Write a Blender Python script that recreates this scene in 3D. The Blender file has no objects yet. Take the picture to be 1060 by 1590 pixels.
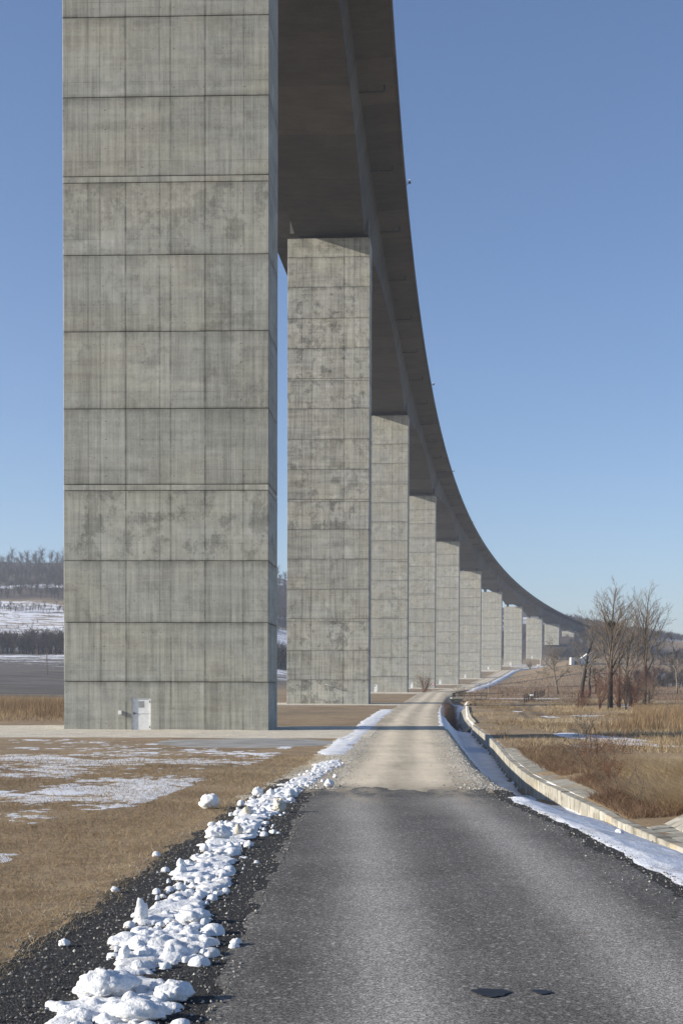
import bpy, bmesh, math, random
import numpy as np
from mathutils import Vector, Matrix

scene = bpy.context.scene
col = scene.collection
R = math.radians
rng = np.random.default_rng(11)
random.seed(11)

# ------------------------------------------------------------------ camera, sky, sun, exposure
cam_d = bpy.data.cameras.new('camera')
cam = bpy.data.objects.new('camera', cam_d)
col.objects.link(cam)
scene.camera = cam
cam_d.sensor_fit = 'HORIZONTAL'
cam_d.sensor_width = 24.0
cam_d.lens = 44.99                      # 45 mm shift lens
cam_d.shift_x = (530.0 - 571.6) / 1060.0
cam_d.shift_y = (1115.4 - 795.0) / 1060.0
cam_d.clip_start = 0.2
cam_d.clip_end = 20000
cam.location = (0, 0, 2.3)
cam.rotation_euler = (Matrix.Rotation(R(90 - 1.434), 3, 'X') @ Matrix.Rotation(R(0.19), 3, 'Z')).to_euler()

SUN_EL, SUN_AZ = 19.3, 260.0            # azimuth clockwise from +Y
world = bpy.data.worlds.new('World')
scene.world = world
world.use_nodes = True
wn = world.node_tree
sky = wn.nodes.new('ShaderNodeTexSky')
sky.sky_type = 'NISHITA'
sky.sun_disc = False
sky.sun_elevation = R(SUN_EL)
sky.sun_rotation = R(SUN_AZ)
sky.altitude = 150
sky.air_density = 1.0
sky.dust_density = 0.25
sky.ozone_density = 3.2
tint = wn.nodes.new('ShaderNodeMix'); tint.data_type = 'RGBA'; tint.blend_type = 'MULTIPLY'
tint.inputs['Factor'].default_value = 1.0; tint.inputs['B'].default_value = (1.0, 0.965, 1.05, 1)
wn.links.new(sky.outputs[0], tint.inputs['A'])
wn.links.new(tint.outputs['Result'], wn.nodes['Background'].inputs[0])
wn.nodes['Background'].inputs[1].default_value = 0.096
sun_d = bpy.data.lights.new('sun', 'SUN')
sun_d.energy = 5.0
sun_d.angle = R(0.53)
sun_d.color = (1.0, 0.925, 0.80)
sun = bpy.data.objects.new('sun', sun_d)
col.objects.link(sun)
sv = Vector((math.sin(R(SUN_AZ)) * math.cos(R(SUN_EL)), math.cos(R(SUN_AZ)) * math.cos(R(SUN_EL)), math.sin(R(SUN_EL))))
sun.rotation_euler = (-sv).to_track_quat('-Z', 'Y').to_euler()
sun.location = sv * 300
vs = scene.view_settings
vs.view_transform = 'Standard'
vs.look = 'None'
vs.gamma = 1.0
vs.use_curve_mapping = False
vs.exposure = 0.64
scene.cycles.volume_bounces = 0
scene.cycles.max_bounces = 6

# ------------------------------------------------------------------ helpers: objects
def tag(o, label=None, cat=None, group=None, kind=None):
    if label: o['label'] = label
    if cat: o['category'] = cat
    if group: o['group'] = group
    if kind: o['kind'] = kind
    return o

def empty(name, loc=(0, 0, 0), rz=0.0):
    o = bpy.data.objects.new(name, None)
    o.empty_display_size = 0.3
    o.location = loc
    o.rotation_euler = (0, 0, rz)
    col.objects.link(o)
    return o

def mobj(name, verts, faces, mat, parent=None, smooth=False):
    me = bpy.data.meshes.new(name)
    me.from_pydata([tuple(v) for v in verts], [], [tuple(f) for f in faces])
    me.materials.append(mat)
    if smooth:
        me.polygons.foreach_set('use_smooth', [True] * len(me.polygons))
    me.update()
    o = bpy.data.objects.new(name, me)
    col.objects.link(o)
    if parent: o.parent = parent
    return o

def npmesh(name, V, F, mat, parent=None, smooth=True, attrs=None):
    """V (n,3) float, F (m,k) int -> one mesh object, fast"""
    V = np.ascontiguousarray(V, np.float32); F = np.ascontiguousarray(F, np.int32)
    me = bpy.data.meshes.new(name)
    n, m, k = len(V), len(F), F.shape[1]
    me.vertices.add(n); me.vertices.foreach_set('co', V.ravel())
    me.loops.add(m * k); me.loops.foreach_set('vertex_index', F.ravel())
    me.polygons.add(m)
    me.polygons.foreach_set('loop_start', np.arange(0, m * k, k, dtype=np.int32))
    me.polygons.foreach_set('loop_total', np.full(m, k, np.int32))
    me.polygons.foreach_set('use_smooth', np.full(m, smooth))
    if attrs:
        for an, av in attrs.items():
            a = me.attributes.new(an, 'FLOAT', 'POINT')
            a.data.foreach_set('value', np.ascontiguousarray(av, np.float32))
    me.materials.append(mat)
    me.update(calc_edges=True)
    me.validate()
    o = bpy.data.objects.new(name, me)
    col.objects.link(o)
    if parent: o.parent = parent
    return o

def gridfaces(nr, nc, off=0):
    i = np.arange(nr - 1)[:, None] * nc + np.arange(nc - 1)[None, :]
    i = i.ravel() + off
    return np.stack([i, i + 1, i + nc + 1, i + nc], 1)

class MB:
    def __init__(s): s.v = []; s.f = []
    def box(s, x0, x1, y0, y1, z0, z1):
        b = len(s.v)
        s.v += [(x0, y0, z0), (x1, y0, z0), (x1, y1, z0), (x0, y1, z0), (x0, y0, z1), (x1, y0, z1), (x1, y1, z1), (x0, y1, z1)]
        s.f += [tuple(b + k for k in q) for q in ((0, 3, 2, 1), (4, 5, 6, 7), (0, 1, 5, 4), (1, 2, 6, 5), (2, 3, 7, 6), (3, 0, 4, 7))]
        return s
    def cbox(s, x0, x1, y0, y1, z0, z1, c):
        """box with all edges chamfered by c (24 verts)"""
        bm = bmesh.new()
        bmesh.ops.create_cube(bm, size=1)
        for v in bm.verts:
            v.co = ((x0 + x1) / 2 + v.co.x * (x1 - x0), (y0 + y1) / 2 + v.co.y * (y1 - y0), (z0 + z1) / 2 + v.co.z * (z1 - z0))
        bmesh.ops.bevel(bm, geom=list(bm.edges), offset=c, segments=1, affect='EDGES')
        b = len(s.v)
        bm.verts.index_update()
        s.v += [tuple(v.co) for v in bm.verts]
        s.f += [tuple(b + v.index for v in f.verts) for f in bm.faces]
        bm.free()
        return s
    def tube(s, pts, rad, sides=4, cap=True):
        pts = [Vector(p) for p in pts]
        b = len(s.v); n = len(pts)
        for i, p in enumerate(pts):
            d = (pts[min(i + 1, n - 1)] - pts[max(i - 1, 0)])
            if d.length < 1e-9: d = Vector((0, 0, 1))
            d.normalize()
            a = d.cross(Vector((0.31, 0.95, 0.05)) if abs(d.y) < 0.9 else Vector((1, 0, 0.1))).normalized()
            c = d.cross(a)
            r = rad[i] if hasattr(rad, '__len__') else rad
            for k in range(sides):
                t = 2 * math.pi * k / sides
                s.v.append(tuple(p + (a * math.cos(t) + c * math.sin(t)) * r))
        for i in range(n - 1):
            for k in range(sides):
                k2 = (k + 1) % sides
                s.f.append((b + i * sides + k, b + i * sides + k2, b + (i + 1) * sides + k2, b + (i + 1) * sides + k))
        if cap and sides > 2:
            s.f.append(tuple(b + k for k in reversed(range(sides))))
            s.f.append(tuple(b + (n - 1) * sides + k for k in range(sides)))
        return s
    def prism(s, poly, y0, y1):
        """poly of (x, z) extruded along y"""
        b = len(s.v); n = len(poly)
        s.v += [(x, y0, z) for x, z in poly] + [(x, y1, z) for x, z in poly]
        s.f.append(tuple(b + k for k in range(n))); s.f.append(tuple(b + n + k for k in reversed(range(n))))
        for k in range(n):
            k2 = (k + 1) % n
            s.f.append((b + k, b + n + k, b + n + k2, b + k2))
        return s
    def build(s, name, mat, parent=None, smooth=False):
        return mobj(name, s.v, s.f, mat, parent, smooth)

def copy_tree(o, parent=None):
    c = o.copy(); col.objects.link(c); c.parent = parent
    for ch in list(o.children): copy_tree(ch, c)
    return c

# ------------------------------------------------------------------ helpers: noise
def _h(ix, iy, seed):
    n = (ix.astype(np.int64) * 374761393 + iy.astype(np.int64) * 668265263 + seed * 974634777) & 0xffffffff
    n = ((n ^ (n >> 13)) * 1274126177) & 0xffffffff
    n = (n ^ (n >> 16)) & 0xffffffff
    return n / 4294967295.0

def vn(x, y, seed=0):
    x = np.asarray(x, float); y = np.asarray(y, float)
    x0 = np.floor(x); y0 = np.floor(y)
    fx = x - x0; fy = y - y0
    fx = fx * fx * (3 - 2 * fx); fy = fy * fy * (3 - 2 * fy)
    a = _h(x0, y0, seed); b = _h(x0 + 1, y0, seed); c = _h(x0, y0 + 1, seed); d = _h(x0 + 1, y0 + 1, seed)
    return (a * (1 - fx) + b * fx) * (1 - fy) + (c * (1 - fx) + d * fx) * fy

def fbm(x, y, oc=4, seed=0):
    s = 0; a = 0.5; t = 0
    for o in range(oc):
        s = s + a * vn(x * 2 ** o + 17.3 * o, y * 2 ** o + 9.1 * o, seed + o); t += a; a *= 0.5
    return s / t

def sstep(a, b, x):
    t = np.clip((np.asarray(x, float) - a) / (b - a), 0, 1)
    return t * t * (3 - 2 * t)

def itp(tbl):
    t = np.array(tbl, float)
    return lambda y: np.interp(y, t[:, 0], t[:, 1])

# ------------------------------------------------------------------ helpers: materials
class NT:
    def __init__(s, name):
        s.m = bpy.data.materials.new(name); s.m.use_nodes = True
        s.t = s.m.node_tree; s.p = s.t.nodes['Principled BSDF']; s.out = s.t.nodes['Material Output']
        s.tc = s.t.nodes.new('ShaderNodeTexCoord')
        s.p.inputs['Specular IOR Level'].default_value = 0.3
    def n(s, ty, **kw):
        nd = s.t.nodes.new('ShaderNode' + ty)
        for k, v in kw.items(): setattr(nd, k, v)
        return nd
    def set(s, sock, v):
        if isinstance(v, bpy.types.NodeSocket): s.t.links.new(v, sock)
        elif isinstance(v, (tuple, list)) and len(v) == 3 and sock.type == 'RGBA': sock.default_value = (*v, 1)
        else: sock.default_value = v
    def math(s, op, a, b=None, c=None, clamp=False):
        nd = s.n('Math', operation=op, use_clamp=clamp)
        s.set(nd.inputs[0], a)
        if b is not None: s.set(nd.inputs[1], b)
        if c is not None: s.set(nd.inputs[2], c)
        return nd.outputs[0]
    def noise(s, vec, scale, detail=4, rough=0.55, dist=0.0):
        nd = s.n('TexNoise'); s.set(nd.inputs['Vector'], vec)
        nd.inputs['Scale'].default_value = scale; nd.inputs['Detail'].default_value = detail
        nd.inputs['Roughness'].default_value = rough; nd.inputs['Distortion'].default_value = dist
        return nd.outputs['Fac']
    def voro(s, vec, scale, out='Distance', feature='F1'):
        nd = s.n('TexVoronoi', feature=feature); s.set(nd.inputs['Vector'], vec); nd.inputs['Scale'].default_value = scale
        return nd.outputs[out]
    def mapv(s, vec, scale=(1, 1, 1), loc=(0, 0, 0)):
        nd = s.n('Mapping'); s.set(nd.inputs['Vector'], vec); nd.inputs['Scale'].default_value = scale; nd.inputs['Location'].default_value = loc
        return nd.outputs[0]
    def ramp(s, fac, stops, interp='LINEAR'):
        nd = s.n('ValToRGB'); s.set(nd.inputs[0], fac); cr = nd.color_ramp; cr.interpolation = interp
        while len(cr.elements) < len(stops): cr.elements.new(0.5)
        for e, (p, c) in zip(cr.elements, stops):
            e.position = p; e.color = (*c, 1) if isinstance(c, (tuple, list)) else (c, c, c, 1)
        return nd.outputs[0]
    def mr(s, v, a, b, c=0.0, d=1.0, smooth=True):
        nd = s.n('MapRange', interpolation_type='SMOOTHSTEP' if smooth else 'LINEAR')
        s.set(nd.inputs[0], v); s.set(nd.inputs[1], a); s.set(nd.inputs[2], b); s.set(nd.inputs[3], c); s.set(nd.inputs[4], d)
        return nd.outputs[0]
    def mix(s, fac, a, b, mode='MIX'):
        nd = s.n('Mix', data_type='RGBA', blend_type=mode)
        s.set(nd.inputs['Factor'], fac); s.set(nd.inputs['A'], a); s.set(nd.inputs['B'], b)
        return nd.outputs['Result']
    def sep(s, v):
        nd = s.n('SeparateXYZ'); s.set(nd.inputs[0], v); return nd.outputs
    def comb(s, x, y, z):
        nd = s.n('CombineXYZ'); s.set(nd.inputs[0], x); s.set(nd.inputs[1], y); s.set(nd.inputs[2], z); return nd.outputs[0]
    def attr(s, name):
        nd = s.n('Attribute', attribute_name=name); return nd.outputs['Fac']
    def bump(s, h, strength=0.3, dist=0.02):
        nd = s.n('Bump'); nd.inputs['Strength'].default_value = strength; nd.inputs['Distance'].default_value = dist
        s.set(nd.inputs['Height'], h); s.t.links.new(nd.outputs[0], s.p.inputs['Normal'])
    def fin(s, color, rough=0.9):
        s.set(s.p.inputs['Base Color'], color); s.set(s.p.inputs['Roughness'], rough); return s.m

def plain(name, c, rough=0.8, var=0.15, scale=3.0, metal=0.0):
    k = NT(name); P = k.tc.outputs['Object']
    nz = k.noise(P, scale, 5)
    f = k.mr(nz, 0.3, 0.7, 1 - var, 1 + var)
    c2 = k.mix(1.0, c, k.comb(f, f, f), 'MULTIPLY')
    k.p.inputs['Metallic'].default_value = metal
    return k.fin(c2, rough)

# concrete of the piers: board-marked climbing-formwork concrete
PW, PD = 12.75, 5.06                    # pier width and depth
def pier_concrete(name, lines, base, contrast):
    k = NT(name); P = k.tc.outputs['Object']; G = k.tc.outputs['Generated']
    x, y, z = k.sep(P)[:3]
    gz = k.sep(G)[2]
    oi = k.n('ObjectInfo'); rnd = oi.outputs['Random']
    u = k.math('ADD', x, y)
    uu = k.math('ADD', u, k.math('MULTIPLY', rnd, 37.0))
    v1 = k.comb(uu, k.math('MULTIPLY', rnd, 91.0), z)
    blot = k.noise(k.mapv(v1, (0.30, 1, 0.55)), 1.0, 7, 0.62, 0.4)
    strk = k.noise(k.comb(k.math('MULTIPLY', uu, 3.2), rnd, k.math('MULTIPLY', z, 0.16)), 1.0, 6, 0.65)
    board = k.noise(k.comb(k.math('MULTIPLY', u, 11.0), rnd, k.math('MULTIPLY', z, 0.25)), 1.0, 3, 0.6)
    fine = k.noise(P, 7.0, 6, 0.7)
    # panels: each vertical strip between form joints has its own tone
    xs = [0.0] + [l[0] for l in lines]
    tone = k.ramp(k.math('ADD', k.math('DIVIDE', u, PW + 0.4), 0.5 + PD / 2 / (PW + 0.4)), [(p, 0.42 + 0.16 * random.random()) for p in xs][:32], 'CONSTANT')
    stops = []
    for p, w, d in lines:
        stops += [(p - w * 1.7, 1.0), (p, 1.0 - min(d * 1.7, .8)), (p + w * 1.7, 1.0)]
    line = k.ramp(k.math('ADD', k.math('DIVIDE', u, PW + 0.4), 0.5 + PD / 2 / (PW + 0.4)), stops[:32])
    lmod = k.mr(k.noise(k.comb(k.math('MULTIPLY', u, 0.7), rnd, k.math('MULTIPLY', z, 0.8)), 1.0, 3), 0.3, 0.62, 0.25, 1.0)
    line = k.math('SUBTRACT', 1.0, k.math('MULTIPLY', k.math('SUBTRACT', 1.0, line), lmod))
    # pour lines and stains near the lift joints
    edge = k.ramp(gz, [(0.0, 0.55), (0.035, 0.9), (0.10, 1.0), (0.86, 1.0), (0.955, 0.86), (1.0, 0.60)])
    edge = k.math('SUBTRACT', 1.0, k.math('MULTIPLY', k.math('SUBTRACT', 1.0, edge), k.mr(k.noise(k.mapv(v1, (0.5, 1, 0.2)), 1.0, 4), 0.25, 0.7, 0.15, 1.1)))
    hl = k.math('ABSOLUTE', k.math('SUBTRACT', gz, k.math('ADD', 0.19, k.math('MULTIPLY', k.math('FLOOR', k.math('MULTIPLY', rnd, 3.0)), 0.03))))
    hline = k.mr(hl, 0.0, 0.009, 0.78, 1.0)
    hmask = k.mr(k.noise(k.comb(k.math('MULTIPLY', uu, 0.35), rnd, 0.0), 1.0, 2), 0.42, 0.52, 0.0, 1.0)
    hline = k.math('SUBTRACT', 1.0, k.math('MULTIPLY', k.math('SUBTRACT', 1.0, hline), hmask))
    # tie holes in rows
    cu = k.math('ADD', k.math('MULTIPLY', u, 1.0 / 0.62), k.math('MULTIPLY', k.noise(k.comb(k.math('MULTIPLY', u, 0.9), 0.0, rnd), 1.0, 1), 1.6)); cv = k.math('MULTIPLY', gz, 4.1)
    fu = k.math('SUBTRACT', k.math('FRACT', cu), 0.5); fv = k.math('SUBTRACT', k.math('FRACT', cv), 0.45)
    dd = k.math('SQRT', k.math('ADD', k.math('POWER', k.math('MULTIPLY', fu, 0.62), 2.0), k.math('POWER', k.math('MULTIPLY', fv, 1.15), 2.0)))
    wn_ = k.n('TexWhiteNoise'); k.set(wn_.inputs['Vector'], k.comb(k.math('FLOOR', cu), k.math('FLOOR', cv), k.math('MULTIPLY', rnd, 77.0)))
    hole = k.math('MULTIPLY', k.mr(dd, 0.015, 0.055, 1.0, 0.0), k.mr(wn_.outputs[0], 0.30, 0.9, 0.0, 0.9))
    # dark weather stains
    pn = k.n('TexWhiteNoise'); k.set(pn.inputs['Vector'], k.comb(k.math('MULTIPLY', k.sep(tone)[0], 97.0), k.math('MULTIPLY', rnd, 53.0), 0.5)); pan = pn.outputs[0]
    sn_ = k.noise(k.mapv(v1, (0.75, 1, 0.65), (5, 3, 1)), 1.0, 9, 0.74, 0.15)
    sn_ = k.math('ADD', sn_, k.math('MULTIPLY', k.math('SUBTRACT', pan, 0.5), 0.11))
    sn_ = k.math('ADD', sn_, k.math('MULTIPLY', k.math('SUBTRACT', strk, 0.5), 0.30))
    stain = k.mr(sn_, 0.50, 0.60, 0.0, 1.0)
    stain = k.math('MULTIPLY', stain, k.mr(rnd, 0.1, 0.9, 0.35, 1.0))
    wave = k.noise(k.mapv(v1, (0.13, 1, 2.3), (1, 2, 8)), 1.0, 6, 0.68, 0.25)
    light = k.mr(k.noise(k.mapv(v1, (0.35, 1, 0.5), (9, 8, 4)), 1.0, 7, 0.62, 0.3), 0.55, 0.75, 0.0, 1.0)
    val = k.math('ADD', k.math('MULTIPLY', k.math('SUBTRACT', blot, 0.5), 0.8 * contrast), 1.0)
    val = k.math('ADD', val, k.math('MULTIPLY', k.math('SUBTRACT', strk, 0.5), 1.35 * contrast))
    val = k.math('ADD', val, k.math('MULTIPLY', k.math('SUBTRACT', board, 0.5), 0.6 * contrast))
    val = k.math('ADD', val, k.math('MULTIPLY', k.math('SUBTRACT', fine, 0.5), 0.35))
    val = k.math('ADD', val, k.math('MULTIPLY', k.math('SUBTRACT', tone, 0.5), 0.9 * contrast))
    val = k.math('ADD', val, k.math('MULTIPLY', light, 0.24))
    val = k.math('ADD', val, k.math('MULTIPLY', k.math('SUBTRACT', pan, 0.5), 0.16))
    val = k.math('ADD', val, k.math('MULTIPLY', k.math('SUBTRACT', wave, 0.5), 0.8 * contrast))
    val = k.math('SUBTRACT', val, k.math('MULTIPLY', stain, 0.46 * contrast))
    val = k.math('ADD', val, k.math('MULTIPLY', k.math('SUBTRACT', rnd, 0.5), 0.12))
    for t in (line, edge, hline): val = k.math('MULTIPLY', val, t)
    val = k.math('MULTIPLY', val, k.math('SUBTRACT', 1.0, k.math('MULTIPLY', hole, 0.6)))
    c = k.mix(1.0, base, k.comb(val, val, val), 'MULTIPLY')
    warm = k.mr(k.noise(k.mapv(v1, (0.15, 1, 0.25), (2, 7, 3)), 1.0, 5), 0.35, 0.7, 0.0, 0.5)
    c = k.mix(warm, c, k.mix(1.0, c, (1.05, 1.0, 0.86), 'MULTIPLY'))
    rust = k.math('MULTIPLY', k.mr(k.noise(k.mapv(v1, (1.3, 1, 0.9), (3, 1, 7)), 1.0, 6), 0.70, 0.78, 0.0, 0.5), k.mr(z, 1.5, 3.0, 1.0, 0.0))
    c = k.mix(rust, c, (0.30, 0.19, 0.10))
    h = k.math('ADD', k.math('MULTIPLY', fine, 0.3), k.math('ADD', k.math('MULTIPLY', board, 0.35), k.math('MULTIPLY', line, 1.0)))
    k.bump(h, 0.35, 0.02)
    return k.fin(c, 0.88)

def norm(m): return (m + PW / 2 + 0.2) / (PW + 0.4)
L1 = [(norm(a), w, d) for a, w, d in ((-4.8, .0028, .22), (-4.05, .0030, .24), (-2.47, .0034, .42), (-.36, .0026, .26), (.32, .0034, .36), (2.46, .0030, .46), (4.05, .0028, .24), (4.83, .0030, .30), (5.45, .0022, .16))]
L2 = [(norm(a), w, d) for a, w, d in ((-5.0, .0035, .2), (-4.1, .0045, .34), (-2.6, .005, .30), (-.5, .0035, .22), (.3, .0035, .25), (2.45, .005, .42), (4.0, .004, .3), (4.9, .004, .25))]
M_pier1 = pier_concrete('concrete_pier_near', L1, (0.342, 0.341, 0.304), 0.82)
M_pier2 = pier_concrete('concrete_pier_second', L2, (0.358, 0.356, 0.318), 1.05)
M_pier3 = pier_concrete('concrete_pier_far', L2, (0.372, 0.370, 0.332), 0.65)

def deck_concrete():
    k = NT('concrete_deck'); P = k.tc.outputs['Object']
    oi = k.n('ObjectInfo'); rnd = oi.outputs['Random']
    nz = k.noise(P, 0.22, 7, 0.65); st = k.noise(k.mapv(P, (0.25, 1.2, 0.5)), 1.0, 6, 0.65)
    fine = k.noise(P, 3.0, 5)
    v = k.math('ADD', k.math('MULTIPLY', k.math('SUBTRACT', nz, 0.5), 0.9), 1.0)
    v = k.math('ADD', v, k.math('MULTIPLY', k.math('SUBTRACT', st, 0.5), 0.7))
    v = k.math('ADD', v, k.math('MULTIPLY', k.math('SUBTRACT', fine, 0.5), 0.3))
    v = k.math('ADD', v, k.math('MULTIPLY', k.math('SUBTRACT', rnd, 0.5), 0.5))
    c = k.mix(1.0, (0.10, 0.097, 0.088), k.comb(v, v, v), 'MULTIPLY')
    k.bump(fine, 0.2, 0.02)
    return k.fin(c, 0.85)
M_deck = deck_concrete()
M_core = plain('joint_concrete', (0.12, 0.118, 0.108), 0.95, 0.3)
M_bearing = plain('bearing_steel', (0.05, 0.05, 0.055), 0.6)
M_pipe = plain('drain_pipe_grey', (0.055, 0.057, 0.06), 0.6)
M_white = plain('white_paint', (0.74, 0.74, 0.73), 0.45, 0.06, 6)
M_whitewash = plain('white_render', (0.72, 0.71, 0.67), 0.8, 0.1, 1)
M_vent = plain('vent_grey', (0.30, 0.31, 0.31), 0.5)
M_metal = plain('dark_metal', (0.06, 0.06, 0.065), 0.45, 0.2, 8, 0.6)
M_galv = plain('galvanised_steel', (0.42, 0.43, 0.44), 0.5, 0.15, 6, 0.5)
M_red = plain('sign_red', (0.50, 0.03, 0.03), 0.5, 0.05)
M_wood = plain('weathered_wood', (0.13, 0.105, 0.08), 0.9, 0.35, 5)
M_roof = plain('grey_roof', (0.16, 0.16, 0.165), 0.8, 0.2, 1)

def wall_concrete():
    k = NT('retaining_concrete'); P = k.tc.outputs['Object']; z = k.sep(P)[2]
    nz = k.noise(P, 1.1, 7, 0.65, 0.3); dr = k.noise(k.mapv(P, (2.6, 2.6, 0.25)), 1.0, 6, 0.65); fine = k.noise(P, 14, 5, 0.7)
    rnd = k.n('ObjectInfo').outputs['Random']
    v = k.math('ADD', k.math('MULTIPLY', k.math('SUBTRACT', nz, 0.5), 1.1), 1.0)
    v = k.math('ADD', v, k.math('MULTIPLY', k.math('SUBTRACT', dr, 0.5), 0.9))
    v = k.math('ADD', v, k.math('MULTIPLY', k.math('SUBTRACT', fine, 0.5), 0.4))
    v = k.math('ADD', v, k.math('MULTIPLY', k.math('SUBTRACT', rnd, 0.5), 0.3))
    c = k.mix(1.0, (0.36, 0.34, 0.285), k.comb(v, v, v), 'MULTIPLY')
    lich = k.mr(k.noise(P, 2.3, 6), 0.50, 0.62, 0.0, 0.7)
    c = k.mix(lich, c, (0.13, 0.115, 0.085))
    och = k.mr(k.noise(k.mapv(P, (1, 1, 1), (4, 4, 4)), 0.7, 4), 0.56, 0.68, 0.0, 0.45)
    c = k.mix(och, c, (0.36, 0.27, 0.13))
    k.bump(k.math('ADD', nz, fine), 0.4, 0.02)
    return k.fin(c, 0.92)
M_wall = wall_concrete()

def asphalt():
    k = NT('asphalt'); P = k.tc.outputs['Object']
    sp = k.voro(P, 95.0, 'Color'); spv = k.sep(sp)[0]
    sp2 = k.voro(P, 38.0, 'Color'); sp2v = k.sep(sp2)[1]
    n1 = k.noise(P, 0.55, 6, 0.6); n2 = k.noise(k.mapv(P, (1.6, 0.12, 1)), 1.0, 5, 0.6); n3 = k.noise(P, 9, 5, 0.7)
    a = k.attr('wear')
    v = k.math('ADD', 0.44, k.math('MULTIPLY', a, 0.95))
    v = k.math('ADD', v, k.math('MULTIPLY', k.math('SUBTRACT', n1, 0.5), 0.75))
    v = k.math('ADD', v, k.math('MULTIPLY', k.math('SUBTRACT', n2, 0.5), 0.55))
    v = k.math('ADD', v, k.math('MULTIPLY', k.math('SUBTRACT', n3, 0.5), 0.45))
    v = k.math('MULTIPLY', v, k.math('ADD', 0.40, k.math('MULTIPLY', k.math('POWER', spv, 1.6), 1.45)))
    v = k.math('ADD', v, k.math('MULTIPLY', k.mr(sp2v, 0.90, 0.99, 0.0, 1.0), 0.9))
    c = k.mix(1.0, (0.200, 0.190, 0.175), k.comb(v, v, v), 'MULTIPLY')
    dn = k.mr(k.noise(k.mapv(P, (2.2, 0.6, 1)), 1.0, 6, 0.7), 0.38, 0.62, 0.0, 1.0)
    c = k.mix(k.math('MULTIPLY', k.math('MULTIPLY', k.attr('dust'), dn), 0.75), c, (0.42, 0.365, 0.275))
    tan = k.math('MULTIPLY', k.mr(k.noise(P, 1.2, 5), 0.66, 0.74, 0.0, 1.0), 0.5)
    c = k.mix(tan, c, (0.17, 0.13, 0.095))
    k.bump(k.math('ADD', k.math('MULTIPLY', spv, 0.6), n3), 0.5, 0.006)
    k.p.inputs['Specular IOR Level'].default_value = 0.15
    return k.fin(c, 0.9)
M_asphalt = asphalt()

def chips(name, dark, lightc, frac, grain=70.0):
    k = NT(name); P = k.tc.outputs['Object']
    sp = k.voro(P, grain, 'Color'); a = k.sep(sp)[0]; b = k.sep(sp)[1]
    d = k.voro(P, grain, 'Distance')
    n1 = k.noise(P, 0.8, 6, 0.65); n2 = k.noise(P, 6, 5, 0.7)
    v = k.math('ADD', 0.45, k.math('MULTIPLY', a, 1.0))
    v = k.math('ADD', v, k.math('MULTIPLY', k.math('SUBTRACT', n1, 0.5), 1.0))
    v = k.math('ADD', v, k.math('MULTIPLY', k.math('SUBTRACT', n2, 0.5), 0.7))
    c = k.mix(1.0, dark, k.comb(v, v, v), 'MULTIPLY')
    c = k.mix(k.math('MULTIPLY', k.mr(b, 1.0 - frac, 1.0 - frac * 0.4, 0, 1), k.mr(k.noise(P, 1.7, 4), 0.35, 0.65, 0.1, 1)), c, lightc)
    k.bump(k.math('ADD', k.math('MULTIPLY', d, -1.0), n2), 0.9, 0.015)
    return k.fin(c, 0.9)
M_shoulder = chips('asphalt_chippings', (0.030, 0.029, 0.028), (0.16, 0.15, 0.14), 0.10, 60)
M_gravel = chips('crushed_limestone', (0.60, 0.54, 0.43), (0.68, 0.64, 0.56), 0.3, 45)

def gravel_road():
    k = NT('gravel_road'); P = k.tc.outputs['Object']
    a = k.attr('wear')
    sp = k.sep(k.voro(P, 50.0, 'Color'))[0]; n1 = k.noise(k.mapv(P, (1.0, 0.10, 1)), 1.2, 6, 0.65); n2 = k.noise(P, 4, 6, 0.7); n0 = k.noise(P, 0.3, 5)
    v = k.math('ADD', 0.62, k.math('MULTIPLY', a, 0.42))
    for q, w in ((n1, 0.8), (n2, 0.6), (sp, 0.35), (n0, 0.7)): v = k.math('ADD', v, k.math('MULTIPLY', k.math('SUBTRACT', q, 0.5), w))
    c = k.mix(1.0, (0.58, 0.50, 0.375), k.comb(v, v, v), 'MULTIPLY')
    k.bump(k.math('ADD', n2, sp), 0.6, 0.012)
    return k.fin(c, 0.92)
M_groad = gravel_road()

def snow():
    k = NT('snow'); P = k.tc.outputs['Object']
    n1 = k.noise(P, 7, 6, 0.6); n2 = k.noise(P, 45, 4, 0.6); n3 = k.noise(P, 1.6, 5, 0.6)
    dirt = k.math('MULTIPLY', k.mr(n3, 0.50, 0.72, 0, 1), k.mr(n1, 0.35, 0.65, 0.25, 1))
    c = k.mix(dirt, (0.78, 0.79, 0.80), (0.55, 0.51, 0.45))
    k.p.inputs['Subsurface Weight'].default_value = 0.12
    k.p.inputs['Subsurface Radius'].default_value = (0.04, 0.05, 0.06)
    k.p.inputs['Subsurface Scale'].default_value = 0.3
    k.bump(k.math('ADD', n1, k.math('MULTIPLY', n2, 0.6)), 0.9, 0.03)
    return k.fin(c, 0.6)
M_snow = snow()

def old_snow():
    k = NT('old_snow'); P = k.tc.outputs['Object']
    n1 = k.noise(k.mapv(P, (1, 0.7, 1)), 9, 6, 0.65); n3 = k.noise(P, 1.1, 6, 0.65)
    c = k.mix(k.mr(n3, 0.42, 0.75, 0, 0.8), (0.80, 0.82, 0.86), (0.50, 0.47, 0.42))
    c = k.mix(k.mr(n1, 0.60, 0.72, 0, 0.35), c, (0.35, 0.31, 0.26))
    k.bump(n1, 0.9, 0.03)
    return k.fin(c, 0.6)
M_osnow = old_snow()

def ice():
    k = NT('ice'); P = k.tc.outputs['Object']
    n = k.noise(k.mapv(P, (0.6, 1.6, 1)), 1.0, 6)
    c = k.mix(k.mr(n, 0.4, 0.62), (0.24, 0.23, 0.21), (0.42, 0.41, 0.39))
    return k.fin(c, 0.5)
M_ice = ice()
M_wet = plain('oil_stain', (0.012, 0.012, 0.012), 0.45, 0.4, 12)

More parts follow.
